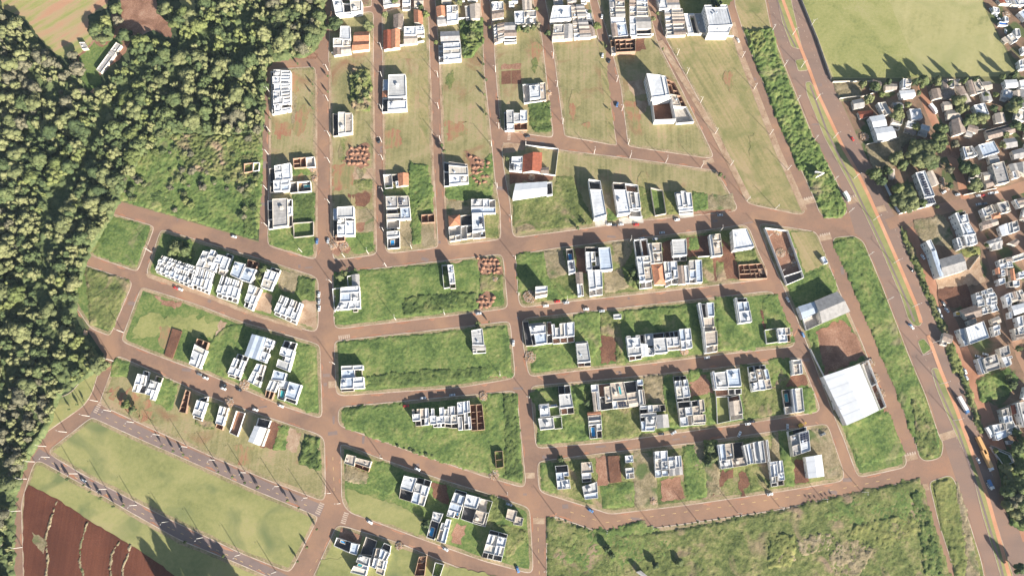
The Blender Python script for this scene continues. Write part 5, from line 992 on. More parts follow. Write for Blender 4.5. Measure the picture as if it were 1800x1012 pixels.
30|a|500,455 590,450 612,500 520,500|3.6|T0,0,100,100
30|a|665,517 775,510 800,605 690,630|4.5|w0,0,100,100
30|a|885,322 970,310 1000,400 910,415|4.5|T0,0,100,100
30|a|1000,225 1110,222 1115,300 1010,312|4|n0,0,50,100 g50,0,100,100,4
30|a|985,325 1105,312 1110,400 1005,405|3.6|n0,0,100,100
30|a|1118,225 1165,222 1180,280 1125,285|3.4|n0,0,100,100
30|a|1122,297 1200,290 1280,440 1232,452|3.8|T0,0,100,50 n0,50,100,100
30|a|1245,237 1290,230 1335,365 1285,372|4.2|T0,0,100,100
30|a|1292,230 1360,222 1430,340 1337,362|4.2|c0,0,100,100
30|a|1372,250 1470,240 1490,310 1420,335|3.8|n0,0,100,100
30|a|1610,230 1730,225 1745,290 1630,297|5|m0,0,100,100
30|a|1752,235 1830,225 1830,310 1770,310|5|w0,0,100,100
30|a|1382,355 1460,345 1495,430 1402,430|4|T0,0,100,100
30|a|1300,480 1410,455 1455,565 1350,585|5|w0,0,100,100
30|a|1000,445 1070,440 1095,510 1020,525|4|T0,0,100,100
30|a|1040,530 1150,515 1175,600 1050,612|4|n0,0,100,100
30|a|1092,622 1190,597 1235,740 1112,770|5|n0,0,100,100
30|a|1515,560 1600,550 1625,640 1530,650|4|T0,0,100,100
30|a|1428,722 1690,650 1715,742 1452,812|4.2|u0,0,100,35,3 n0,35,100,100
30|a|1602,812 1710,797 1740,880 1630,900|4|n0,0,100,100
30|a|1347,870 1500,830 1560,940 1400,990|6|w0,0,100,100
30|a|1192,890 1290,880 1345,970 1220,1002|4.5|w0,0,25,100 c25,0,80,60,4 w80,0,100,100,4.4 w25,60,80,100,4
30|a|1682,930 1790,900 1815,985 1710,1005|4|T0,0,100,100
30|a|1692,340 1830,320 1830,400 1710,402|4|n0,0,50,100 T50,0,100,100
30|a|1760,420 1830,410 1830,490 1780,500|4|T0,0,100,100
31|b|727,302 820,280 945,592 842,612|6|w0,0,100,80 s25,6,70,28,6.1 s25,30,70,52,6.1 s25,54,70,74,6.1 b0,80,100,100,4 s5,82,95,98,4.2
31|b|845,292 900,280 962,410 900,432|3.6|n0,0,100,100
31|b|470,272 520,265 525,355 482,355|3.6|T0,0,100,100
31|b|1445,130 1530,117 1560,192 1470,207|4|T0,0,100,100
31|b|1480,217 1600,187 1660,390 1540,415|6|g0,0,100,100
31|b|1390,300 1460,290 1512,420 1440,450|4|n0,0,100,50 n0,50,100,100,3.6
31|b|1652,222 1725,208 1745,275 1680,290|4|n0,0,100,100
31|b|1728,207 1830,190 1830,330 1745,280|4|T0,0,100,100
31|b|1682,292 1745,280 1770,340 1700,355|4|w0,0,50,100 n50,0,100,100
31|b|1115,702 1230,672 1260,790 1165,812|8.5|w0,0,30,100 d30,0,100,30,7 w30,30,100,100
31|b|1165,812 1260,790 1330,902 1205,922|8|w0,0,35,100 b35,0,100,100,7.6
31|b|1130,950 1310,902 1345,1000 1152,1030|6|w0,0,20,100 g20,0,60,50,4 w60,0,100,100,5.6 w20,50,60,100,5
31|b|1378,660 1492,612 1532,690 1410,735|4.5|w0,0,25,100 g25,0,75,70,4 c75,0,100,100 w25,70,75,100,3.8
31|b|1410,737 1472,718 1480,758 1420,772|4|c0,0,100,100
31|b|1474,716 1562,690 1572,740 1490,760|4|O0,0,100,100
31|b|1382,790 1530,755 1550,810 1400,862|4|T0,0,60,100 n60,0,100,100
31|b|1530,602 1640,580 1672,680 1582,702|5|g0,0,100,100
31|b|1557,832 1640,800 1660,905 1590,922|4.5|m0,0,100,100
31|b|1642,800 1740,768 1757,870 1662,904|4.5|w0,0,40,100 g40,0,100,55,4 w40,55,100,100
31|b|1700,570 1830,540 1830,630 1750,650|4|w0,0,20,100 n20,0,100,50 T20,50,100,100
31|b|1430,982 1568,932 1590,1010 1470,1040|4|T0,0,100,100
32|c|910,132 1170,90 1197,200 960,277|6.5|w0,0,16,100,6 g16,10,40,90,5 w40,0,60,100,6.5 w60,0,100,100,6
32|c|505,182 572,155 640,300 582,320|8|w0,0,100,100
32|c|584,322 641,302 740,630 692,650|8|B0,0,100,100
32|c|690,415 990,330 1062,545 738,645|8.5|WARE
32|c|1360,172 1500,132 1512,270 1390,295|4|T0,0,60,100 n60,0,100,100
32|c|1602,200 1700,150 1740,185 1700,240|4|n0,0,100,100
32|c|1462,430 1560,400 1585,520 1500,550|4.5|w0,0,50,50 g50,0,100,50 w0,50,100,100,4
32|c|1562,400 1620,388 1660,520 1588,522|4.5|T0,0,100,40 w0,40,100,100
32|c|1642,382 1830,320 1830,395 1660,450|4.5|w0,0,100,100
32|c|1422,542 1480,525 1492,600 1432,612|4|o0,0,100,100
32|c|1495,560 1580,545 1590,625 1505,640|4.2|w0,0,60,60 T60,0,100,100 w0,60,60,100
32|c|1620,550 1670,540 1692,690 1640,702|4|o0,0,100,100
32|c|1457,682 1550,652 1556,730 1482,757|5|w0,0,100,100
32|c|1590,710 1740,690 1745,770 1610,780|4|u0,0,40,100 w40,0,100,100
32|c|1720,592 1830,560 1830,650 1740,662|5|w0,0,100,100
32|c|1540,900 1600,860 1650,985 1590,1030|5|w0,0,100,100
32|c|1602,862 1680,840 1720,960 1650,985|4.5|w0,0,50,60 n50,0,100,60 T0,60,100,100
32|c|1682,840 1770,815 1830,930 1722,960|4.5|g0,0,50,100 w50,0,100,50 T50,50,100,100
32|c|1160,862 1235,840 1265,935 1180,955|6|w0,0,50,50 g50,0,100,50,5.4 b0,50,100,100,5.6
32|c|1236,838 1305,812 1340,920 1266,934|6|w0,0,50,50 w50,0,100,50,5.6 g0,50,50,100,5 w50,50,100,100
32|c|1306,812 1370,790 1440,900 1341,920|6|w0,0,100,40 g0,40,100,52,5 w0,52,100,100
32|c|1182,957 1440,902 1455,1000 1200,1040|6|w0,0,35,100 g35,0,45,100,5 w45,0,70,100,5.8 w70,0,100,55 w70,55,100,100,5.4
32|c|1740,940 1830,930 1830,1000 1770,1010|4|n0,0,100,100
32|d|960,190 1220,102 1250,260 1062,302|5|T0,0,100,100
32|d|1240,160 1430,100 1470,190 1262,242|5.5|w0,0,33,100 w33,0,60,50,5 g33,50,60,100,4.6 w60,0,100,100
32|d|896,210 960,200 970,252 902,260|3.2|Y
32|d|1060,322 1160,290 1185,350 1085,385|4.5|c0,0,100,100
32|d|1030,420 1270,330 1345,545 1088,640|8|w0,0,100,100
32|d|938,440 1028,422 1086,640 1022,658|6|w0,0,100,30,6 b0,30,60,70,5.6 w0,70,100,100,5.8 w60,30,100,70,6
32|d|1370,305 1470,265 1500,340 1402,382|4.2|T0,0,100,100
32|d|1390,400 1480,370 1500,500 1420,532|5|w0,0,100,50 w0,50,60,100,4.6 b60,50,100,100,4.2
32|d|1640,135 1830,90 1830,200 1682,252|5|m0,0,100,100
32|d|1560,20 1625,0 1640,120 1580,150|5|w0,0,100,100
32|d|1602,215 1640,200 1645,290 1612,300|4|w0,0,100,100
32|d|1700,282 1830,240 1830,385 1735,402|5|w0,0,60,100 g60,0,100,100
32|d|1660,430 1790,402 1830,550 1705,580|5|g0,0,40,60 w40,0,100,60 T0,60,100,100
32|d|1470,692 1600,645 1622,760 1500,812|5|g0,0,100,100
32|d|1500,812 1640,785 1672,885 1565,935|5|w0,0,60,100 d60,30,100,100,2.5 w60,0,100,30
32|d|1182,832 1262,802 1330,1010 1250,1030|5|b0,0,40,100 w40,0,100,100
32|d|1262,830 1440,760 1490,950 1312,1002|6.5|g0,0,100,60 w0,60,100,68 g0,68,100,100
33|e|1380,802 1530,772 1572,950 1442,1002|5|w0,0,60,50 g60,0,100,50 b0,50,60,100,4.4 g60,50,100,100,4
33|e|1500,600 1620,565 1650,740 1545,780|5|g0,0,60,50 r60,0,100,60,3 b0,50,60,100 w60,60,100,100
33|e|1560,780 1655,742 1720,880 1575,950|5|w0,0,100,50 g0,50,60,100 w60,50,100,100,4.6
33|e|1630,545 1690,530 1700,640 1655,660|4|N0,0,100,100
33|e|1702,510 1830,480 1880,800 1790,830|6|w0,0,30,100 g30,0,100,50 w30,50,100,100
33|U|1600,-20 1660,-35 1690,25 1620,55|4.5|B0,0,100,100
33|U|1662,-35 1760,-50 1780,0 1692,22|4.5|g0,0,100,100
33|U|1565,100 1700,160 1730,215 1660,235|2.4|v0,0,100,100
33|U|1680,60 1725,58 1730,85 1690,88|2.6|w0,0,100,100
34|f|1460,-20 1600,-20 1640,50 1500,40|4|N0,0,50,100 w50,0,100,100
34|f|1610,-10 1700,-10 1740,70 1640,60|4|T0,0,60,100 w60,0,100,100
34|f|1700,-5 1830,-5 1830,60 1750,70|4|w0,0,100,100
34|f|1475,285 1590,300 1590,338 1470,330|2.6|Z
34|f|1540,210 1590,230 1600,285 1550,280|3|w0,0,100,100
34|f|1680,380 1740,380 1760,480 1700,485|4|w0,0,100,100
34|f|1730,800 1830,760 1830,900 1750,910|4.5|w0,0,50,60 g50,0,100,60 w0,60,100,100
34|f|1770,620 1830,620 1830,700 1790,700|4|w0,0,100,100
34|f|1390,90 1470,110 1480,170 1400,160|3.2|w0,0,100,100
'''
for ln, line in enumerate(DATA.strip().splitlines()):
    pl, tile, q, H, comp = line.split('|'); H = float(H); comp = comp.strip(); pl = int(pl)
    if 'SK' in comp: continue
    px = pts(q.strip(), tile); Q = [W(x, y, H) for x, y in px]; f = quadmap(Q)
    if comp[0] == 'R':
        ax, n, ends = comp[1], int(''.join(c for c in comp[2:] if c.isdigit())), ''.join(c for c in comp[2:] if not c.isdigit())
        for i in range(n):
            a, b = i/n, (i+1)/n
            if ax == 's': q4 = [f(a,0), f(b,0), f(b,1), f(a,1)]
            else: q4 = [f(1,a), f(1,b), f(0,b), f(0,a)]   # t axis : unit width runs down the picture
            hh = H + random.Random(ln*31+i).choice((0, .4, -.3, .15))
            if 'T' in ends: c = unit_comp(ln*17+i, hh, 'b' if 'b' in ends else '')
            elif 'lr' in ends: c = unit_comp(ln*17+i, hh, 'b')
            elif 'lN' in ends: c = [('w',0,0,100,78,hh), ('v',0,78,100,100,2.4)]
            else:
                rr = random.Random(ln*7+i); kk = rr.choice('nngT') if 'n' in ends else rr.choice('wwcg')
                c = [(kk,0,0,100,62,hh), (rr.choice('wTcg'),0,62,100,100,hh-.6)]
            building(q4, hh, c, pl, name='townhouse', look={'w':'white','g':'grey-roofed','c':'tan-roofed','n':'brown-roofed','T':'tan-roofed'}[c[0][0]] + ' terraced townhouse')
        continue
    if comp == 'WARE':
        building(Q, H, [('G',0,0,100,100,H)], pl, name='warehouse', cat='warehouse', look='large grey and white gabled warehouse'); continue
    if comp == 'Y':
        r = building(Q, H, [('c',0,0,100,100,H)], pl, name='kiosk', cat='kiosk', look='small yellow roofed kiosk')
        for ch in r.children:
            if ch.name.startswith('roof'): ch.data.materials[0] = MATS['car_yellow']
        continue
    if comp == 'Z':
        r = building(Q, H, [('b',0,0,100,100,H)], pl, name='shed', cat='shed', look='long shed with bright blue roof')
        for ch in r.children:
            if ch.name.startswith('roof'): ch.data.materials[0] = MATS['tarp_blue']
        continue
    building(Q, H, parse(comp, H), pl)
# --- special buildings
def Qp(s, tile, h): return [W(x, y, h) for x, y in pts(s, tile)]
building(Qp('735,70 1035,65 1108,330 795,345', 'j', 13), 13, parse('w0,0,32,12 w70,0,100,12 w0,12,100,100 t40,35,50,45,13.2', 13), 8, name='apartment_building', cat='apartments', label='white four storey apartment block with a stair tower at the top edge')
building(Qp('790,350 1100,335 1060,435 785,435', 'j', 10), 10, parse('w0,0,100,100', 10), 8, name='apartment_wing', cat='apartments', label='lower white front wing of the apartment block at the top edge')
building(Qp('465,182 700,176 775,435 525,440', 'j', 4), 4, parse('w0,0,28,100,4 d28,8,58,100,2.4 g58,0,100,100,3.8 w28,0,58,8,4', 4), 8, name='house', label='white house around a dark court left of the apartment block')
building(Qp('1115,503 1248,518 1275,652 1152,668', 'C', 13), 13, parse('w0,0,78,100 w78,0,100,96,12.4', 13), 7, name='hall', cat='hall', label='tall white hall with bright flat roof alone on the wedge lawn')
building(Qp('1152,672 1285,655 1318,815 1172,820', 'C', 8), 8, parse('w0,0,100,10,8 q0,10,100,100,7.8', 8), 7, name='walled_yard', cat='yard', label='high white walled earth yard joined to the tall hall')
building(Qp('1252,535 1310,560 1445,828 1322,838', 'C', 4.5), 4.5, parse('k0,0,100,35,3.4 c0,35,60,62,3.6 k60,35,100,62,3.2 v0,62,100,100,3', 4.5), 7, name='unfinished_house', label='brick and concrete rooms being built beside the tall hall')
building(Qp('870,272 1040,265 1042,352 880,360', 'C', 5), 5, parse('k0,0,16,50,4 c0,50,16,100,3.4 k16,0,100,100,5', 5), 7, name='unfinished_house', label='long orange brick shell below the tan roofs at the top edge')
big_wh = building(Qp('1000,402 1255,315 1390,640 1165,745', 'N', 9), 9, [('m',0,0,100,100,9)], 27, name='warehouse', cat='warehouse', label='very large white warehouse with panelled metal roof on the side road')
building(Qp('1262,318 1308,292 1432,615 1392,640', 'N', 3), 3, parse('v0,0,100,50,3 q0,50,100,100,3', 3), 27, name='service_yard', cat='yard', label='cluttered strip yard along the right side of the largest warehouse')
# free standing boundary walls
def wall(s, tile, label, h=2.4, mat='white_wall', th=.2):
    p = [Vector(v) for v in ground(pts(s, tile))]; b = MB()
    for k in range(len(p)-1):
        d = (p[k+1]-p[k]).normalized(); n = Vector((-d.y, d.x))*th/2; c = ccw([tuple(p[k]+n), tuple(p[k+1]+n), tuple(p[k+1]-n), tuple(p[k]-n)]); b.prism(c, 0.02, h + .003*k)
    tag(b.build('boundary_wall', mat), label, 'wall')
wall('470,272 610,268 770,262', 'C', 'white wall closing the house rows at the head of the sixth lawn', 3.2)
wall('76,292 225,286', 'C', 'short white wall under the striped terrace at the fifth lawn', 3)
wall('855,258 1005,250 1160,246', 'C', 'white wall above the orange brick shell', 3)
wall('1256,248 1388,240', 'C', 'pale wall under the brown roofed terrace beside the slanting street', 2.6)
wall('525,462 1110,495', 'j', 'long white wall in front of the apartment block', 2.6)
wall('600,372 735,345 858,338', 'B', 'white wall below the two orange gables', 2.6)
wall('945,338 1060,322 1230,290', 'B', 'white wall at the head of the third lawn', 2.6)
wall('1325,165 1460,140 1615,128', 'B', 'white wall between the tan gabled house and the bushes', 3)
wall('290,66 512,92 490,272 175,232', 'F', 'white wall around the dark red tiled house plot', 2.4)
wall('1385,290 1490,282', 'K', 'short white wall behind the pinkish house', 2.2)
wall('1000,402 1310,288', 'N', 'dark topped wall above the largest warehouse', 3.0, 'concrete')
wall('890,215 1000,430 1060,640', 'N', 'thin pale wall along the street left of the largest warehouse', 2.4)
wall('950,270 1040,455', 'G', 'pale blue wall left of the solar panel hall garden', 2.8, 'blue_roof')
wall('1042,462 1260,405', 'G', 'white wall along the side street under the garden trees', 2.4)
wall('650,492 810,488 930,492', 'D', 'cream wall at the foot of the sports lawn', 2.4, 'cream_wall')
wall('690,590 850,572 920,545', 'D', 'second cream wall below the sports lawn corner', 2.2, 'cream_wall')
wall('850,862 940,840 1040,822', 'D', 'cream wall under the white metal hall yard', 2.2, 'cream_wall')
wall('1355,805 1550,770', 'D', 'cream wall right of the tan gabled shed', 2.2, 'cream_wall')
wall('1425,350 1620,310', 'G', 'pale wall above the parked red car', 2.0, 'cream_wall')
wall('462,0 560,240 640,472', 'D', 'long dark wall between the avenue and the sports lawn', 2.2, 'concrete')
wall('1425,612 1800,450', 'e', 'thin grey wall crossing the lower right corner', 2.0, 'concrete')
wall('1060,560 1200,370', 'c', 'pale wall between the grey warehouse plot and street', 2.0, 'cream_wall')
wall('1560,95 1690,150 1760,290', 'U', 'cream wall right of the parked lorries', 2.2, 'cream_wall')
wall('740,640 960,700', 'P', 'x', 1) if 0 else None
wall('990,250 1070,260', 'K', 'x', 1) if 0 else None
# smaller houses that fill the crowded quarters between the surveyed ones
FOOT = [(o.location.x, o.location.y) for o in scene.objects if o.type == 'EMPTY' and o.get('category') in ('house','warehouse','yard','apartments','hall','kiosk')]
FR = {}
for o in scene.objects:
    if o.type == 'EMPTY' and o.children:
        xs_ = [v for c in o.children for v in (c.bound_box[0][0], c.bound_box[6][0])] if o.children else [0]
        ys_ = [v for c in o.children for v in (c.bound_box[0][1], c.bound_box[6][1])]
        FR[o.name] = (o.location.x + min(xs_), o.location.x + max(xs_), o.location.y + min(ys_), o.location.y + max(ys_))
def free(x, y, r):
    for a, b_, c, d in FR.values():
        if a - r*.75 < x < b_ + r*.75 and c - r*.75 < y < d + r*.75: return False
    for sx, sy, sw in STREETPTS:
        if math.hypot(x-sx, y-sy) < sw + r*.8: return False
    return True
rf_ = random.Random(21)
for pl, s, ang, step, kinds in ((30,'1500,150 1640,142 1790,142 1830,150 1830,330 1740,340 1710,330 1650,250 1560,230 1530,200',-20,11.5,'nnTTgcwm'),(31,'1640,290 1690,330 1740,345 1800,330 1800,360 1745,385 1700,350',-18,11,'nTgwwg'),
    (32,'1712,400 1735,400 1800,380 1830,400 1830,700 1800,600 1775,540 1745,440',-22,10.5,'nTgwwwwo'),(32,'1650,520 1740,500 1770,590 1790,640 1700,680 1660,600',-20,11.5,'wwgTn'),(33,'1735,700 1800,670 1830,700 1830,830 1790,830 1745,790',-22,11,'wwgTnc'),(34,'1735,15 1830,-10 1830,130 1800,130 1755,50',-60,11.5,'wwTgb'),
    (8,'865,-30 925,-30 945,35 880,40',2,11,'nTgww'),(8,'965,-30 1030,-30 1045,30 975,40',4,11,'nTgww'),(8,'1045,-30 1130,-30 1145,50 1065,45',6,11,'nTTgw'),(8,'1150,-30 1190,-30 1215,50 1175,50',10,10.5,'nTTgw'),(8,'770,-30 838,-30 842,30 780,30',0,11,'nTww'),(3,'675,-30 750,-30 755,50 680,50',0,11,'nToww')):
    P_ = ground(pts(s)); a0 = math.radians(ang); ca, sa = math.cos(a0), math.sin(a0); cx0 = sum(p[0] for p in P_)/len(P_); cy0 = sum(p[1] for p in P_)/len(P_)
    for i in range(-30, 31):
        for j in range(-30, 31):
            u, v = i*step + rf_.uniform(-1,1), j*(step+2) + rf_.uniform(-1.5,1.5); x, y = cx0 + u*ca - v*sa, cy0 + u*sa + v*ca
            if not inside(np.array([x]), np.array([y]), P_)[0]: continue
            wd, dp = rf_.uniform(6.5, 8.5), rf_.uniform(7.5, 10.5)
            if not free(x, y, max(wd, dp)/2*1.1) or rf_.random() < .08: continue
            Q = [(x + p_*wd/2*ca - q_*dp/2*sa, y + p_*wd/2*sa + q_*dp/2*ca) for p_, q_ in ((-1,1),(1,1),(1,-1),(-1,-1))]; h = rf_.uniform(3.4, 4.8); k = rf_.choice(kinds)
            m_ = rf_.choice((55, 65, 75, 100)); comp = [(k,0,0,100,m_,h)] + ([(rf_.choice('gTncwyd'),0,m_+1,rf_.choice((60,100)),100,h-.9)] if m_ < 100 else [])
            comp = [(c[0],*c[1:5],2.2 if c[0] in 'yd' else c[5]) for c in comp]
            o = building(Q, h, comp, pl); FR[o.name+'_'] = (x-wd/2, x+wd/2, y-dp/2, y+dp/2)
# labels that single out each house: look + rank from the left within its block
by = {}
for h_ in HOUSES: by.setdefault(h_[2], []).append(h_)
for pl, L in by.items():
    L.sort(key=lambda q: q[3])
    for k, (o, look, _, _) in enumerate(L):
        base = f'{look}, {ordn(k)} from the left in {PLACE[pl]}'.split()
        if len(base) > 16:
            base = f'{look}, {ordn(k)} from left, {PLACE[pl]}'.split()
        o['label'] = ' '.join(base[:16])
# ============================================================= TREES
import bmesh
def ico(sub):
    bm = bmesh.new(); bmesh.ops.create_icosphere(bm, subdivisions=sub, radius=1.0)
    V = np.array([v.co[:] for v in bm.verts]); F = np.array([[v.index for v in f.verts] for f in bm.faces]); bm.free(); return V, F
ICO1, ICO2 = ico(1), ico(2)
def crown_arrays(seed, lobes=13, sub=ICO2, leaves=700, tall=1.0, spread=.62):
    r = np.random.default_rng(seed); Vs, Fs = [], []; n = 0; cents = []
    for k in range(lobes):
        a = 2*math.pi*k/lobes*2.4 + r.uniform(-.4,.4); rad = spread*math.sqrt((k+.3)/lobes); z = (1.25 - .75*rad + r.uniform(-.22,.22))*tall
        s = r.uniform(.26,.42); c = np.array([rad*math.cos(a), rad*math.sin(a), z]); cents.append((c, s))
        V = sub[0].copy(); V *= (1 + r.uniform(-.22,.22,(len(V),1))); V = V*s*np.array([1,1,.8*tall]) + c
        Vs.append(V); Fs.append(sub[1]+n); n += len(V)
    V = np.concatenate(Vs); F = np.concatenate(Fs)
    # leaf sprays standing off the lobes
    P = []; 
    for k in range(leaves):
        c, s = cents[r.integers(len(cents))]; d = r.normal(size=3); d[2] = abs(d[2])*.9 + .1*r.normal(); d /= np.linalg.norm(d)
        p = c + d*s*np.array([1,1,.8*tall])*r.uniform(.9,1.28); u = np.cross(d, r.normal(size=3)); u /= np.linalg.norm(u); v = np.cross(d, u) + d*r.uniform(-.6,.6); q = r.uniform(.035,.085)
        P.append([p-u*q, p+u*q, p+v*q*1.5])
    P = np.array(P).reshape(-1, 3); F2 = np.arange(len(P)).reshape(-1, 3)+len(V)
    return np.concatenate([V, P]), np.concatenate([F, F2])
LEAFS = ['leaf_olive', 'leaf_dark', 'leaf_grey', 'leaf_lime']
CROWN = {}
for i, lf in enumerate(LEAFS):
    for v in range(3):
        V, F = crown_arrays(100+i*10+v, lobes=(12, 15, 10)[v], spread=(.62,.66,.55)[v]); CROWN[lf, v] = np_mesh('crown', V, F, [lf])
V, F = crown_arrays(5, 12, tall=2.0, spread=.42); CROWN['tall'] = np_mesh('crown', V, F, ['leaf_dark'])
def trunk_mesh():
    b = MB(); b.cyl(0, 0, 0, .9, .07, .045, 7, 0)
    for k in range(5):
        a = k*1.3; b.cyl(0, 0, .55+.07*k, 1.15, .03, .014, 5, 0, dx=.38*math.cos(a), dy=.38*math.sin(a))
    return b.mesh('trunk', ['bark'])
TRUNK = trunk_mesh()
def tree(x, y, r, h, lf, label, group=None, name='tree', v=None, cat='tree'):
    root = bpy.data.objects.new(name, None); COL.objects.link(root); root.location = (x, y, 0.1); root.rotation_euler = (0, 0, random.uniform(0, 6.28)); root.empty_display_size = .5
    key = 'tall' if lf == 'tall' else (lf, random.randrange(3) if v is None else v); top = 3.0 if lf == 'tall' else 1.62
    root.scale = (r/.9, r/.9, h/top)
    c = link('crown', CROWN[key], root); link('trunk', TRUNK, root)
    if lf == 'tall': root.scale = (r/.65, r/.65, h/3.0)
    tag(root, label, cat, group); return root
# the wood at upper left
FP = ground(pts('-60,-60 566,-60 568,50 540,90 482,98 462,112 457,225 380,232 300,228 240,268 205,338 188,376 150,436 128,500 122,560 146,600 176,640 148,658 96,690 72,755 45,795 24,835 12,900 12,1080 -60,1080'), 7.0)
N1 = ground(pts('-40,-100 745,-100 735,70 605,110 620,240 560,300 470,370 450,400 330,330 170,120 10,60', 'A'), 7.0)
N2 = ground(pts('815,-100 1340,-100 1340,80 1240,40 1180,10 1080,80 1180,180 1170,270 1050,205 930,260 850,370 700,500 640,620 590,600 520,400 640,290 760,260 780,180 760,100 830,80', 'A'), 7.0)
N1, N2 = inset(N1, -5.5), inset(N2, -4)
GUL = [np.array(ground(pts(s))) for s in ('270,100 235,160 200,190 165,240 155,300 112,320 105,420 80,470 75,520 92,580 110,600', '350,70 300,110 330,150', '430,40 420,60 380,50', '330,120 300,150', '20,650 10,700', '55,130 110,180')]
def dgul(x, y):
    d = 1e9
    for g in GUL:
        for k in range(len(g)-1):
            a, b = g[k], g[k+1]; t = max(0, min(1, ((x-a[0])*(b[0]-a[0])+(y-a[1])*(b[1]-a[1]))/((b[0]-a[0])**2+(b[1]-a[1])**2+1e-9))); d = min(d, math.hypot(x-a[0]-t*(b[0]-a[0]), y-a[1]-t*(b[1]-a[1])))
    return d
xs = [p[0] for p in FP]; ys = [p[1] for p in FP]; rT = random.Random(11)
cand = []; cell = 6.0; y = min(ys)
while y < max(ys):
    x = min(xs)
    while x < max(xs):
        cand.append((x + rT.uniform(-2.6, 2.6), y + rT.uniform(-2.6, 2.6))); x += cell
    y += cell
CA = np.array(cand); ok = inside(CA[:,0], CA[:,1], FP) & ~inside(CA[:,0], CA[:,1], N1) & ~inside(CA[:,0], CA[:,1], N2)
WOOD = []
for x, y in CA[ok]:
    g = dgul(x, y)
    if g < 4.2 or rT.random() < .08 or (float(vnoise(np.array([x]), np.array([y]), 24)[0]) < .1): continue
    r = rT.choice((2.2,2.7,3.2,3.8,4.6,6.6))*rT.uniform(.85,1.15); h = rT.uniform(6.5, 10.5) + (r-3)*1.1 * (0.55 if g < 8 else 1)
    n = float(vnoise(np.array([x]), np.array([y]), 45)[0]) + rT.uniform(-.3,.3)
    lf = 'leaf_grey' if n > .82 else 'leaf_olive' if n > .42 else 'leaf_dark' if n > .12 else 'leaf_lime'
    WOOD.append((x, y, r, h, lf))
WOOD.sort(key=lambda t: -t[2]/math.hypot(t[0], t[1], CAM_H))
WL = {'leaf_grey':'greyish brown tree crown in the dense wood at the left','leaf_olive':'olive green tree crown in the dense wood at the left','leaf_dark':'dark green tree crown in the dense wood at the left','leaf_lime':'light green tree crown in the dense wood at the left'}
for x, y, r, h, lf in WOOD[:120]: tree(x, y, r, h, lf, WL[lf], WL[lf].split(' tree')[0] + ' trees of the wood')
rest = WOOD[120:]; print('wood', len(WOOD))
LOW = {lf: [crown_arrays(300+i*7+k, 12, ICO1, 380) for k in range(3)] for i, lf in enumerate(LEAFS)}
for lf in LEAFS:
    Vs, Fs, n = [], [], 0
    for x, y, r, h, l2 in rest:
        if l2 != lf: continue
        V, F = LOW[lf][rT.randrange(3)]; a = rT.uniform(0, 6.28); c, s = math.cos(a), math.sin(a)
        U = np.stack([(V[:,0]*c-V[:,1]*s)*r/.9+x, (V[:,0]*s+V[:,1]*c)*r/.9+y, V[:,2]*h/1.62], 1); Vs.append(U); Fs.append(F+n); n += len(U)
    if Vs: tag(link('woodland', np_mesh('woodland', np.concatenate(Vs), np.concatenate(Fs), [lf])), 'mass of further small tree crowns filling the wood', 'woodland', kind='stuff')
# undergrowth in the wood
_in = inside
def inside(px, py, poly):
    r = _in(px, py, poly)
    return r & ~_in(px, py, N1) & ~_in(px, py, N2) if poly is FP else r
r_ = relief('undergrowth', FP, 'leaf_dark', 5.0, 1.8, .03, 9, 3)
inside = _in
tag(r_, 'dark undergrowth between the trees of the wood', 'undergrowth', kind='stuff')
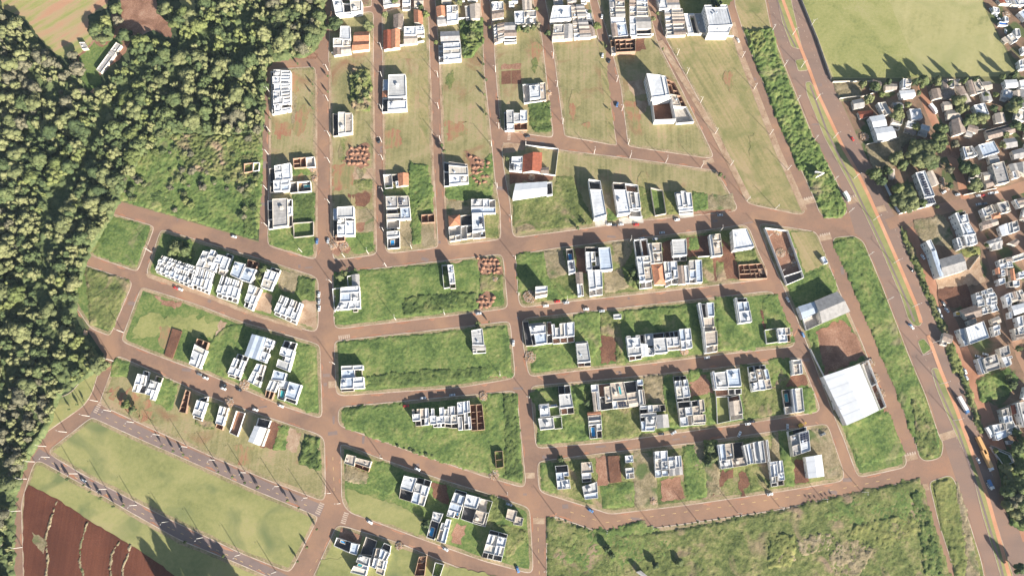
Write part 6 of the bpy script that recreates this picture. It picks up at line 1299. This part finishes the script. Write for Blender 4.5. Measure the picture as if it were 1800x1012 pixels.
# single trees : tile x,y,radius(tile px),height,leaf
TR = {
 'by the houses along the top edge':'''B 620,155,58,9,dark|B 845,175,45,8,olive|B 960,100,24,6,olive|B 1240,95,28,7,lime|C 240,195,30,6,lime|C 290,205,34,7,olive|C 340,190,30,7,olive|C 372,170,22,6,grey|C 440,225,28,6,dark|C 780,175,32,7,lime|C 1160,130,22,6,olive|C 40,185,12,4,lime|C 360,60,15,5,lime|B 1310,290,16,5,lime|C 1190,90,14,5,dark|j 900,30,90,9,dark|j 960,80,50,8,dark|C 180,5,15,5,olive|B 1470,15,24,6,olive|C 725,80,16,6,dark|g 1000,-20,60,9,dark|g 1350,90,40,8,dark''',
 'in the clearing of the wood':'''A 650,200,62,10,dark|A 715,140,45,9,lime|A 790,60,48,9,dark|A 800,140,40,8,grey|A 850,240,65,10,dark|A 700,270,50,8,olive|A 1130,60,60,10,olive|A 960,300,50,8,grey|A 490,380,40,8,grey|A 530,470,55,9,grey|A 1300,120,70,10,olive''',
 'in the quarter below the sports lawn':'''D 830,500,26,11,olive|D 905,510,36,12,dark|D 985,485,20,10,dark|D 1190,480,42,13,dark|D 1270,485,36,12,olive|D 870,585,30,9,olive|D 945,555,24,8,lime|D 1140,485,18,11,dark|D 1040,680,42,9,olive|D 1045,640,30,9,dark|D 1400,600,52,10,olive|D 1410,650,30,8,olive|D 1300,765,42,15,dark|D 1290,820,44,14,dark|D 1140,900,55,11,olive|D 1210,880,60,12,olive|D 1180,945,55,11,olive|D 1240,940,45,10,olive|D 1030,930,42,12,olive|D 1075,970,30,10,dark|D 1450,640,20,6,olive|D 1560,560,20,6,lime|D 1610,640,26,7,dark|D 1480,700,40,8,dark|D 1540,700,45,8,olive|D 1440,730,32,7,dark|D 1720,640,45,9,olive|D 1750,600,40,9,dark|D 1620,560,18,6,lime|D 1740,740,40,8,dark|D 1100,620,22,7,olive|D 1165,550,16,6,olive|D 1350,490,14,10,dark|D 1430,480,20,12,dark|D 1500,468,14,9,dark|D 1730,440,22,12,dark|D 1660,455,20,9,dark|D 1380,850,26,6,grey|D 1150,750,30,6,lime|D 1660,860,25,6,olive|D 1680,800,22,6,olive''',
 'around the solar panel hall':'''G 905,220,42,15,dark|G 940,260,36,13,dark|G 1090,330,60,11,olive|G 1050,380,55,11,olive|G 1120,390,50,11,olive|G 1040,310,42,12,lime|G 1090,420,45,9,olive|G 1030,130,44,11,olive|G 1065,170,36,10,dark|G 1150,60,60,11,olive|G 1200,120,66,12,olive|G 1260,60,50,12,dark|G 1165,140,45,10,olive|G 1235,160,50,10,dark|G 1300,40,40,13,dark|G 1445,180,48,10,dark|G 1490,200,45,10,dark|G 1350,195,28,7,grey|G 1500,285,44,9,olive|G 1350,290,20,6,dark|G 1190,390,26,7,dark|G 1275,415,12,5,lime|G 980,200,30,10,dark|G 1400,560,0.1,1,dark''',
 'in the lower right quarter':'''c 1090,290,34,7,olive|c 1150,320,30,6,lime|c 1310,230,28,5,lime|d 1740,690,38,8,dark|e 1650,260,60,8,dark|e 1600,180,45,7,olive|e 1700,900,60,8,dark|U 1760,110,45,10,dark|U 1790,60,40,9,dark|U 1680,260,38,8,olive|U 1790,260,60,11,dark|U 1700,330,40,8,olive|U 1760,380,60,13,dark|U 1690,420,50,12,dark|U 1740,470,55,12,grey|U 1790,500,60,12,dark|U 1680,520,36,10,olive|U 1750,580,50,9,olive|U 1795,620,45,9,dark|U 1600,130,18,5,lime|U 1770,960,40,9,dark''',
 'scattered in the estate':'''K 930,390,32,6,dark|K 965,450,26,5,dark|K 905,450,26,5,olive|Q 525,270,24,6,dark|Q 1390,590,40,7,dark|Q 1420,650,34,7,olive|Q 1380,690,26,5,dark|T 340,190,22,5,dark|W 880,600,32,6,lime|W 930,640,32,5,olive|J 150,225,32,6,dark|J 185,200,22,6,olive|J 1115,555,20,5,dark|I 700,365,44,7,olive|I 760,395,40,7,dark|I 670,400,34,6,dark|I 1300,520,34,7,dark|I 1270,570,26,6,olive|S 795,645,30,6,dark|T 670,815,24,5,dark|T 705,865,18,4,dark|T 1010,935,26,5,dark|T 1180,915,26,4,dark|E 1365,100,14,5,olive|E 1350,60,14,5,dark|F 200,190,0.1,1,dark|F 160,150,16,5,dark|R 605,620,14,5,olive|R 185,350,30,7,dark|B 770,520,22,5,dark|B 820,540,26,5,olive|B 780,600,26,5,olive|B 830,640,24,5,dark|B 790,690,26,5,olive|B 1560,170,30,6,dark|B 1550,240,32,6,olive|B 1510,330,26,5,dark|F 1620,260,18,5,dark|F 680,595,12,3,dark|F 645,625,14,4,dark|a 1790,700,50,8,dark''',
}
for place, s in TR.items():
    L = []
    for t in s.split('|'):
        tile, q = t.strip().split(' '); x, y, rr, h, lf = q.split(','); rr = float(rr)
        if rr < 1: continue
        L.append((*pts(f'{x},{y}', tile)[0], rr/TILES[tile][2], float(h), lf))
    L.sort(key=lambda q: q[0])
    for k, (x, y, rr, h, lf) in enumerate(L):
        wx, wy = W(x, y, h*.6); wr = rr*.45
        tree(wx, wy, wr, h, 'leaf_'+lf, f"{dict(dark='dark green', olive='olive green', lime='light green', grey='greyish')[lf]} tree, {ordn(k)} from left {place}")
for x, y, r, h in ((*W(366,1052), 4, 27), (*W(384,1068), 3.5, 24), (*W(412,1085), 4.5, 26), (*W(440,1098), 4, 25), (*W(352,1078), 3.5, 22), (*W(398,1112), 5, 27), (*W(466,1112), 4, 24), (*W(335,1100), 4, 23), (*W(372,1120), 5, 26)):
    tree(x, y, r, h, 'tall', 'tall eucalyptus just below the frame casting a long shadow over the lower lawn', 'eucalyptus trees below the frame')
# saplings that show mainly through their shadows
SAP = [('B','575,535 575,640 470,480 472,590 470,655 472,755 370,450 178,690 178,820 178,925 1632,310 1636,450 1640,545 1642,660 1655,795'),('V','425,290 490,330 600,372 645,420 720,465 810,520 880,515 1310,770 1580,870'),
       ('X','350,100 430,135 500,160 745,280 845,315 930,355 1020,390 1230,480 1310,530 1435,680 1365,805 1300,905 780,865'),('C','835,330 1222,350 862,760 20,560 20,790'),('R','880,705 910,712 945,712 995,700 1020,692 1055,685'),('J','260,180 205,175 1200,548'),('F','700,600 1640,290'),('W','500,640 555,605 600,580 650,330')]
k = 0
for tile, s in SAP:
    for x, y in pts(s, tile):
        wx, wy = W(x, y); tree(wx, wy, random.uniform(.7, 1.15) if tile != 'R' else .6, random.uniform(3.5, 5.5) if tile != 'R' else 1.5, 'leaf_dark' if tile != 'R' else 'leaf_olive', 'young street tree with a thin crown beside the estate streets', 'young street trees along the estate', 'young_tree')
def shrubs(s, n, r, h, label, group, lf='leaf_dark', jit=.5):
    p = [Vector(v) for v in ground(pts(s))]; Ls = [(p[k+1]-p[k]).length for k in range(len(p)-1)]; T = sum(Ls)
    for k in range(n):
        d = T*(k+.5)/n; i = 0
        while i < len(Ls)-1 and d > Ls[i]: d -= Ls[i]; i += 1
        q = p[i].lerp(p[i+1], d/Ls[i]); tree(q.x+random.uniform(-jit,jit)*1.6, q.y+random.uniform(-jit,jit), r*random.uniform(.5,1.15), h*random.uniform(.45,1.1), lf, label, group, 'shrub', cat='shrub')
shrubs('975,910 1062,937 1100,934 1240,916 1345,900', 30, .8, .5, 'small dark shrub in the hedge row along the lower ring road', 'hedge row shrubs of the lower ring road')
shrubs('1475,876 1590,850', 9, .7, .5, 'small dark shrub in the hedge row along the lower ring road', 'hedge row shrubs of the lower ring road')
shrubs('695,782 710,786 728,793 748,797 765,802', 7, 1.3, 1.4, 'low shrub on the verge of the triangular centre block', 'verge shrubs of the triangular block')
rs = random.Random(3); WP = ground(pts('222,270 300,228 380,240 455,235 458,405 375,390 212,345'))
for k in range(230):
    x, y = W(rs.uniform(210,460), rs.uniform(228,405))
    if inside(np.array([x]), np.array([y]), WP)[0] and vnoise(np.array([x]), np.array([y]), 14)[0] > .42:
        r = rs.uniform(1.3, 3.4); tree(x, y, r, r*rs.uniform(.8,1.3), rs.choice(LEAFS), 'bush standing in the rough ground between the wood and the estate', 'bushes in the rough ground by the wood', 'bush', cat='bush')
shrubs('875,155 880,230', 2, 1, 1.4, 'low shrub beside the fifth tall block', 'shrubs at the fifth block')
shrubs('1590,430 1604,455 1614,480 1626,505 1638,535 1650,560 1660,590 1672,620', 30, 1.3, 2.0, 'bushy shrub in the strip between avenue and service road', 'shrubs of the avenue strip', 'leaf_olive', .8)
shrubs('1684,650 1694,680 1706,710 1716,745', 14, 1.3, 2.0, 'bushy shrub in the strip between avenue and service road', 'shrubs of the avenue strip', 'leaf_dark', .8)

# ============================================================= STREET LAMPS
b = MB(); b.cyl(0, 0, 0, 9.2, .21, .15, 8, 0); POLE = b.mesh('pole', ['lamp_concrete'])
b = MB(); b.v = []; b.cyl(0, 0, 8.8, 9.3, .045, .04, 6, 0, dx=1.5); ARM = b.mesh('arm', ['lamp_concrete'])
b = MB(); b.box(1.4, -.15, 9.24, 2.0, .15, 9.36, 0); LH = b.mesh('lamp_head', ['lamp_concrete'])
def lamp(x, y, ang, group, label, double=False):
    wx, wy = W(x, y); root = bpy.data.objects.new('street_lamp', None); COL.objects.link(root); root.location = (wx, wy, .02); root.rotation_euler = (0, 0, R(ang)); root.empty_display_size = .5
    link('pole', POLE, root)
    for rz in ((0, math.pi) if double else (0,)): link('arm', ARM, root, rz=rz); link('lamp_head', LH, root, rz=rz)
    tag(root, label, 'street lamp', group)
LAMPS = [
 (180,'577,125 577,178 580,240 580,286 580,358 672,137 671,194 671,250 671,87 673,281 674,338 675,407 770,136 771,191 774,248 871,127 877,226 874,330 899,386 906,456 475,164 475,232 472,272 470,334 471,399 583,497 589,640 912,519 930,699 581,866 960,1001 598,884','pale street lamp beside one of the up and down estate streets','lamps of the up and down estate streets',0),
 (180,'972,103 979,153 989,218 1084,144 1093,195 1104,254 1169,66 1190,98 1207,131 1231,181 1257,235 1284,291 864,257','pale street lamp beside one of the slanting upper streets','lamps of the slanting upper streets',0),
 (90,'1044,271 1107,278 1170,286 1232,295 924,258 606,452 648,446 724,437 996,530 1107,425 1265,407 696,562 782,553 879,660 672,805 892,869','pale street lamp beside one of the cross streets','lamps of the cross streets',0),
 (250,'1065,931 1145,923 1224,913 1297,901 1370,890 1445,876 1515,864 976,905 679,468 1313,353 1363,367 531,443','pale street lamp beside one of the wider cross roads','lamps of the wider cross roads',0),
 (200,'1304,102 1325,157 1353,237 1384,299 1350,418 1372,479 1447,661 1470,721 1357,55 1378,117 1400,178 1431,247 1465,318 1492,373 1526,449 1560,527','pale street lamp on the near side of the avenue','lamps along the near side of the avenue',0),
 (20,'1393,62 1408,119 1434,176 1465,243 1501,314 1535,387 1571,462 1604,539 1640,602 1622,624 1653,674 1676,738 1425,47','tall double armed lamp on the avenue median','median lamps of the avenue',1),
 (240,'280,764 329,785 377,808 432,830 490,854 540,874 195,722 235,742 87,803 136,832 187,859 240,887 296,916 356,944 422,974 485,1004','white curved lamp beside one of the two new slanting streets','lamps of the two new slanting streets',0),
 (160,'81,784 61,811 47,841 36,897 39,961 117,759 157,731 172,705 199,634 217,584 266,443','white lamp reaching over the street beside the wood','lamps of the street beside the wood',0)]
for ang, s, label, group, dbl in LAMPS:
    for x, y in pts(s): lamp(x, y, ang, group, label, bool(dbl))

# ============================================================= VEHICLES
def loft(b, secs, m=0):
    for k in range(len(secs)-1):
        A, B_ = secs[k], secs[k+1]; n = len(A)
        for i in range(n): b.quad(A[i], A[(i+1)%n], B_[(i+1)%n], B_[i], m)
    for S, rev in ((secs[0], True), (secs[-1], False)):
        i = len(b.v); b.v += (S[::-1] if rev else S); b.f.append(tuple(range(i, i+len(S)))); b.m.append(m)
def car_body(colr):
    b = MB(); prof = [(-2.15,.45,.75),(-2.05,.35,.95),(-1.3,.32,1.0),(0,.3,.98),(1.2,.32,.93),(2.0,.36,.78),(2.15,.45,.62)]
    secs = []
    for x, z0, z1 in prof:
        wd = .86 if abs(x) < 2.1 else .72
        secs.append([(x,-wd,z0),(x,wd,z0),(x,wd*1.0,z1-.15),(x,wd*.88,z1),(x,-wd*.88,z1),(x,-wd,z1-.15)])
    loft(b, secs); 
    b2 = [[(x,-w_,z0),(x,w_,z0),(x,w_*.85,z1),(x,-w_*.85,z1)] for x, w_, z0, z1 in ((-1.25,.68,.98,1.36),(-.9,.7,.98,1.45),(.2,.7,.97,1.45),(.55,.68,.96,1.36))]; loft(b, b2)
    return b.mesh('body', [colr])
b = MB(); loft(b, [[(x,-w_,z0),(x,w_,z0),(x,w_*.82,z1),(x,-w_*.82,z1)] for x, w_, z0, z1 in ((-1.75,.76,.96,1.0),(-1.2,.77,.95,1.38),(.5,.77,.94,1.38),(1.05,.76,.92,.97))]); CGLASS = b.mesh('cabin_glass', ['glass'])
b = MB()
n = 12; A = [(0.33*math.cos(2*math.pi*k/n), -.1, .33*math.sin(2*math.pi*k/n)) for k in range(n)]; B2 = [(x, .1, z) for x, _, z in A]; loft(b, [A, B2]); WHEEL = b.mesh('wheel', ['rubber'])
CB = {}
def car(x, y, ang, colr, label, sc=1.0):
    if colr not in CB: CB[colr] = car_body(colr)
    wx, wy = W(x, y, .8); root = bpy.data.objects.new('car', None); COL.objects.link(root); root.location = (wx, wy, .05); root.rotation_euler = (0, 0, R(ang)); root.scale = (sc,)*3; root.empty_display_size = .5
    link('body', CB[colr], root); link('cabin_glass', CGLASS, root)
    for sx in (-1.35, 1.35):
        for sy in (-.78, .78): link('wheel', WHEEL, root, (sx, sy, .33))
    tag(root, label, 'car'); return root
CARS = '''E 495,715 88 blue parked on the road left of the second lawn block|E 570,712 88 silver parked left of the white house by the rubble|E 920,30 75 black parked beside the third street lamp|F 860,600 3 white parked at the drive of the narrow white hall|F 897,605 3 black parked between two white cars on the cross street|F 940,600 3 silver parked at the paved front of the two halls
F 1045,602 5 red driving below the two white halls|F 1082,697 10 white parked above the walled dark court|F 1175,700 10 silver parked above the beige house|F 1222,657 5 silver in the shade across the road|F 1325,568 8 white with open boot outside the small white pair|F 1620,537 5 silver at the right end of the cross street|C 915,715 75 blue on the seventh street by its shadow|C 860,418 70 black near the brick shell|C 815,380 80 white beside the sixth lawn|C 810,115 80 white between terraces at the top
C 300,932 10 black at the corner of the fifth block|M 740,585 -65 white parked left of the white workshop|M 845,830 -65 blue parked above the red earth lot|M 1612,375 -60 black on the far carriageway|M 1605,770 -50 blue at the median turning|M 1690,285 -60 white outside the blue fronted hall|N 172,273 8 silver in the shade beside the double white house|N 460,738 8 white below the grass yard house|N 490,722 8 black next to the white car below the grass yard
K 318,628 5 white left of the rubble corner|K 462,606 5 silver beside the rubble corner verge|K 602,652 5 white alone on the street below the narrow house|K 712,665 5 silver beside the weedy lot gate|K 398,598 8 red among building rubble|J 1125,482 5 silver at the lower edge of the weedy block|J 1370,690 85 white parked right of the lower weedy block|J 2,350 88 white topmost of three parked nose to tail|J 3,398 88 silver middle of three parked nose to tail|J 4,447 88 white lowest of three parked nose to tail
I 1095,295 -15 white alone on the upper left street|I 695,645 -25 red beside the long white terrace|I 727,655 -25 white behind the red car|O 800,468 -20 grey parked before the lone white house|O 845,495 -20 white last of three before the lone white house|O 975,545 -20 black above the rubble plot|O 970,570 -20 white beside the black car|O 1195,718 -20 white in the shade of the red earth yard|O 1080,578 -20 black at the rubble forecourt
O 1375,692 -20 white before the tarpaulin pool|P 775,237 8 white in the shade of the long terrace|P 980,215 8 silver right in the shade of the long terrace|P 655,292 8 red left of the long terrace|S 400,632 -30 white alone below the mown lot|S 932,822 -30 silver outside the pool house|S 1440,965 -70 blue at the lower verge|S 735,260 -25 white above the skylight house|S 1380,508 -20 silver before the beige pair|T 552,550 -30 blue at the bend of the ring road|R 615,672 8 white beside the small tree on the ring road
V 585,340 -30 silver alone on the lowest new street|R 985,250 20 grey alone on the earth plot|R 738,200 85 silver beside the green strip|R 400,250 60 white before the tanks terrace|Q 1050,488 0 black on the paved forecourt|Q 1137,480 30 silver beside the paved forecourt|U 1480,200 -65 white on the far carriageway lane|U 1555,375 -68 silver behind its long shadow|d 320,405 -50 white turning round the median end|d 680,190 -75 white parked by the shrub strip|d 712,270 -75 silver second by the shrub strip|d 785,185 -55 white in the mouth of the dark yard
d 740,100 -60 grey beside the dark yard wall|d 828,550 -70 white parked before the bright hall|d 1195,795 -15 silver left in the grey hall yard|d 1295,768 -15 white right in the grey hall yard|e 1025,90 -70 white small under the hedge shade|e 1040,170 -60 silver below the small white one|b 1350,525 5 silver left of the red car|b 1400,525 0 red parked along the pale wall|b 1470,502 12 white right of the red car|b 1520,495 12 white farthest right along the pale wall|b 1352,612 10 silver in the large house shadow|b 1412,606 10 grey second in the large house shadow
b 1010,492 30 white among the garden scrap|b 1145,515 10 silver at the garden gate|D 770,822 -60 red parked at the avenue edge|D 1595,60 -60 white|D 1620,90 -50 silver|D 1645,115 -30 white|D 1680,185 80 white|j 1180,530 -70 white parked beside the apartment wall'''
lastw = ['upper', 'middle', 'lower', 'right']
for t in CARS.replace('\n', '|').split('|'):
    p = t.strip().split(' '); x, y = pts(p[1], p[0])[0]; q = ' '.join(p[4:]) or f'{lastw.pop(0)} of those by the yard beyond the sports lawn'
    car(x, y, float(p[2]), 'car_'+p[3], f'{p[3]} car {q}')
def truck(x, y, ang, L, colr, label, cab='car_white', wd=2.5, name='truck', hh=3.6, cat='truck'):
    wx, wy = W(x, y, 2); root = bpy.data.objects.new(name, None); COL.objects.link(root); root.location = (wx, wy, .05); root.rotation_euler = (0, 0, R(ang))
    b = MB(); b.box(-L/2, -wd/2, 1.0, L/2-2.6, wd/2, hh, 0); b.build('cargo_box', colr, root)
    if cab:
        b = MB(); secs = [[(x_,-wd/2+.05,.5),(x_,wd/2-.05,.5),(x_,wd/2-.05,z),(x_,-wd/2+.05,z)] for x_, z in ((L/2-2.4,2.9),(L/2-.8,2.9),(L/2-.2,1.9),(L/2,1.5))]; loft(b, secs); b.build('cab', cab, root)
        b = MB(); b.quad((L/2-.72,-wd/2+.2,2.75),(L/2-.72,wd/2-.2,2.75),(L/2-.22,wd/2-.2,1.98),(L/2-.22,-wd/2+.2,1.98)); 
        o = b.build('windscreen', 'glass', root); o.location = (.04, 0, .03)
    for sx in (-L/2+1, -L/2+2.2, L/2-1.4):
        for sy in (-wd/2+.2, wd/2-.2): link('wheel', WHEEL, root, (sx, sy, .45), sc=(1.4, 1.6, 1.4))
    tag(root, label, cat); return root
truck(*pts('738,355', 'G')[0], -65, 8, 'car_white', 'white box truck driving down the near carriageway')
truck(*pts('1250,645', 'D')[0], -60, 9, 'car_white', 'long white truck parked on the red dirt lane')
truck(*pts('1000,535', 'e')[0], -68, 13, 'car_white', 'long white bus with blue cast driving on the avenue', 'car_blue', name='bus', hh=3.3, cat='bus')
truck(*pts('1340,900', 'e')[0], -68, 8, 'car_white', 'white truck with long shadow near the corner houses')
truck(*pts('1506,105', 'U')[0], -72, 15, 'truck_orange', 'upper orange tan lorry trailer in the long tree shade', 'truck_orange')
truck(*pts('1542,200', 'U')[0], -72, 15, 'truck_orange', 'lower orange tan lorry trailer parked behind the other', 'car_white')
truck(*pts('1568,370', 'U')[0], -72, 7, 'car_blue', 'blue white van below the silver car on the avenue', name='van', hh=2.5, wd=2, cat='van')
# yellow digger at the corner of the lowest block
wx, wy = W(*pts('825,190', 'R')[0]); root = bpy.data.objects.new('excavator', None); COL.objects.link(root); root.location = (wx, wy, .05); root.rotation_euler = (0, 0, R(20))
b = MB(); b.box(-1.6,-1.2,.9,1.4,1.2,2.0); b.box(.1,-1.1,2.0,1.3,0,2.9); b.build('body', 'car_yellow', root)
for s in (-1, 1): b = MB(); b.box(-1.9, s*1.1-.3, 0, 1.9, s*1.1+.3, .8); b.build('track', 'rubber', root)
b = MB(); b.cyl(1.3, .4, 1.6, 3.6, .2, .16, 6, 0, dx=1.8); b.cyl(3.1, .4, 3.6, 1.2, .16, .14, 6, 0, dx=1.1); b.box(3.9,-.1,.5,4.6,.9,1.2); b.build('boom', 'car_yellow', root)
tag(root, 'small yellow digger at the corner of the lowest right block', 'digger')
# roadside hoarding in the green strip
for k, (s, h) in enumerate((('552,206 606,216', 5.5), ('558,238 606,214', 5.2))):
    p, q = [Vector(v) for v in ground(pts(s, 'G'), h)]; c = (p+q)/2; root = bpy.data.objects.new('billboard', None); COL.objects.link(root); root.location = (c.x, c.y, .1)
    d = (q-p).normalized(); n = Vector((-d.y, d.x))*.15; b = MB(); a0, a1 = p-c, q-c
    P = ccw([tuple(a0-n), tuple(a1-n), tuple(a1+n), tuple(a0+n)]); b.sides(P, h-2.8, h); b.top(P, h); b.top(P[::-1], h-2.8); b.build('panel', 'white_wall', root)
    for t in (.2, .8): b = MB(); e = a0.lerp(a1, t); b.cyl(e.x, e.y, 0, h-2.8, .14, .14, 6); b.build('post', 'lamp_concrete', root)
    tag(root, ('upper' if k == 0 else 'lower') + ' white panel of the V shaped roadside hoarding in the green strip', 'hoarding')
building(Qp('970,290 1000,282 1024,326 997,335', 'M', 2.8), 2.8, parse('b0,0,100,100', 2.8), 27, name='container', cat='container', label='small pale green container on the mown plot beside the side road')
building(Qp('793,130 848,127 850,156 796,159', 'L', 2.7), 2.7, parse('w0,0,100,100', 2.7), 24, name='container', cat='container', label='white container on the weedy lot below the first block')
building(Qp('540,290 580,290 600,330 560,335', 'A', 3), 3, parse('g0,0,100,100', 3), 0, name='shed', cat='shed', label='small pale shed in the wood clearing')
building(Qp('795,290 830,310 690,500 658,478', 'A', 3), 3, parse('g0,0,100,30,3 T0,30,100,42,2.8 g0,42,100,100,3', 3), 0, name='shed', cat='shed', label='long narrow grey shed in the wood clearing')
building(Qp('878,985 905,975 950,1012 940,1030', 'T', 4), 4, parse('n0,0,100,100', 4), 22, name='house', cat='house', label='dark roofed house at the bottom edge of the big weedy block')
# ============================================================= SOIL HEAPS AND RUBBLE
V, F = ICO2; Vh = V.copy(); Vh *= 1 + RNG.uniform(-.14,.14,(len(V),1)); Vh[:,2] = np.clip(Vh[:,2], -.05, None)*.75*(1-.25*np.hypot(Vh[:,0],Vh[:,1]))
HEAP = np_mesh('heap', Vh, F, ['rusty' if 0 else 'red_soil'])
for tile, s, dx, dy, lab, grp in (('E','725,75 850,50 852,215 740,205 665,175',27,34,'red soil heap in the tipped field of the second tall block','soil heaps of the second tall block'),
    ('E','1505,110 1600,150 1668,165 1665,325 1590,335 1555,295 1548,200',27,34,'red soil heap in the tipped field of the fourth tall block','soil heaps of the fourth tall block'),
    ('J','1122,102 1268,102 1282,205 1128,205',30,30,'red soil heap at the top right of the upper weedy block','upper soil heaps of the weedy block'),
    ('J','1095,390 1180,340 1235,345 1235,425 1150,452',30,30,'red soil heap at the bottom right of the upper weedy block','lower soil heaps of the weedy block')):
    pp = pts(s, tile); ox, oy, kk = TILES[tile]; x0, x1 = min(p[0] for p in pp), max(p[0] for p in pp); y0, y1 = min(p[1] for p in pp), max(p[1] for p in pp); lot('red_soil', s, tile, rag=2)
    yy = y0; row = 0
    while yy < y1:
        xx = x0 + (row % 2)*dx/kk/2
        while xx < x1:
            if inside(np.array([xx]), np.array([yy]), pp)[0] and random.random() > .1:
                wx, wy = W(xx + random.uniform(-1.8,1.8), yy + random.uniform(-1.8,1.8)); o = link('soil_heap', HEAP, None, (wx, wy, .12), random.uniform(-.5,.5), (random.uniform(1.2,2.3), random.uniform(.9,1.7), random.uniform(1.1,2.6)))
                tag(o, lab, 'soil heap', grp)
            xx += dx/kk
        yy += dy/kk; row += 1
def rubble(tile, xy, r, label, cols=('pale_soil','concrete','brick','timber')):
    wx, wy = W(*pts(xy, tile)[0]); rr = random.Random(int(wx*7)); root = bpy.data.objects.new('rubble_pile', None); COL.objects.link(root); root.location = (wx, wy, .15)
    for c in cols:
        b = MB()
        for k in range(int(14*r)):
            a = rr.uniform(0, 6.28); d = r*math.sqrt(rr.random()); s = rr.uniform(.2,.55); l = rr.uniform(.25,1.1) if c in ('timber',) else rr.uniform(.2,.6); th = rr.uniform(0,3.1); x, y = d*math.cos(a), d*math.sin(a); z = max(0.1, (1-d/r)*rr.uniform(.2,.9)) + rr.uniform(.1,.4)
            P = ccw([(x + i*l*math.cos(th)-j*s*.5*math.sin(th), y+i*l*math.sin(th)+j*s*.5*math.cos(th)) for i, j in ((-1,-1),(1,-1),(1,1),(-1,1))]); b.prism(P, 0, z)
        o_ = b.build('debris', c, root)
        if o_: o_['kind'] = 'stuff'
    tag(root, label, 'rubble')
for a in (('K','205,565',8,'pale rubble left of the unfinished house at the first right block corner'),('J','1240,245',4,'white rubble between the two fields of soil heaps'),('P','1275,775',6,'pale sand and stone pile below the narrow brick shell'),('L','210,430',7,'long rubble strip left of the second right block'),
    ('O','1010,670',6,'timber and rubble heap beside the red earth yard'),('O','1120,545',6,'rubble forecourt below the slanting white pair'),('E','610,740',6,'rubble at the foot of the second tall block'),('E','680,750',6,'brick rubble right of the foot rubble in the second tall block'),('E','470,220',5,'pile of boards by the unfinished rooms in the first block'),('E','480,290',4,'small pile of boards below the larger one in the first block'),
    ('C','270,900',4,'debris in front of the small brick court in the fifth block'),('C','450,640',3,'orange debris right of the concrete house in the fifth block'),('M','690,260',6,'materials in the walled earth yard, upper heap','x'),('M','770,250',6,'stacked goods against the right wall of the earth yard'),('M','790,330',5,'orange brick stack at the right wall of the earth yard'),('M','670,110',5,'pale boards stacked at the top of the earth yard'),
    ('N','1320,310',5,'scrap at the top of the warehouse side yard'),('N','1350,420',6,'scrap in the middle of the warehouse side yard'),('N','1390,530',6,'scrap at the foot of the warehouse side yard'),('M','560,380',5,'brick rubble beside the corner shell'),('P','1200,225',5,'building materials at the right end of the long terrace'),('S','610,800',4,'white rubble on the lowest mown lot'),('S','770,890',4,'rusty scrap in the narrow brick shell'),
    ('N','750,110',4,'rubble right of the unfinished corner house'),('D','840,815',6,'white goods stacked in the dark yard by the avenue'),('G','1320,300',6,'scrap vehicles in the yard right of the solar hall'),('G','1300,260',4,'scrap at the back of the yard right of the solar hall'),('f','1560,200',5,'pale goods in the yard beyond the sports lawn'),('F','330,280',4,'goods stored on the dark strip above the long barn'),('F','1000,545',3,'white goods at the front of the paired halls'),('L','1290,390',5,'timber on the forecourt of the twin slabs'),('Q','990,960',4,'soil spoil beside the cut dirt plot'),('W','600,100',3,'pale stones at the end of the third left stub')):
    rubble(a[0], a[1], a[2]*.6, a[3])
# ============================================================= HAZE
hb = MB(); hb.box(-1300, -1000, -1, 1300, 1800, 540)
hz = bpy.data.materials.new('haze'); hz.use_nodes = True; hn = hz.node_tree
for n_ in list(hn.nodes):
    if n_.type != 'OUTPUT_MATERIAL': hn.nodes.remove(n_)
vp = hn.nodes.new('ShaderNodeVolumePrincipled'); vp.inputs['Color'].default_value = (0.62, 0.78, 1.0, 1); vp.inputs['Density'].default_value = 0.00003; vp.inputs['Anisotropy'].default_value = 0.0
hn.links.new(vp.outputs[0], [n_ for n_ in hn.nodes if n_.type == 'OUTPUT_MATERIAL'][0].inputs['Volume']); MATS['haze'] = hz
tag(hb.build('haze', 'haze'), 'thin pale haze lying over the whole estate', 'haze', kind='stuff')
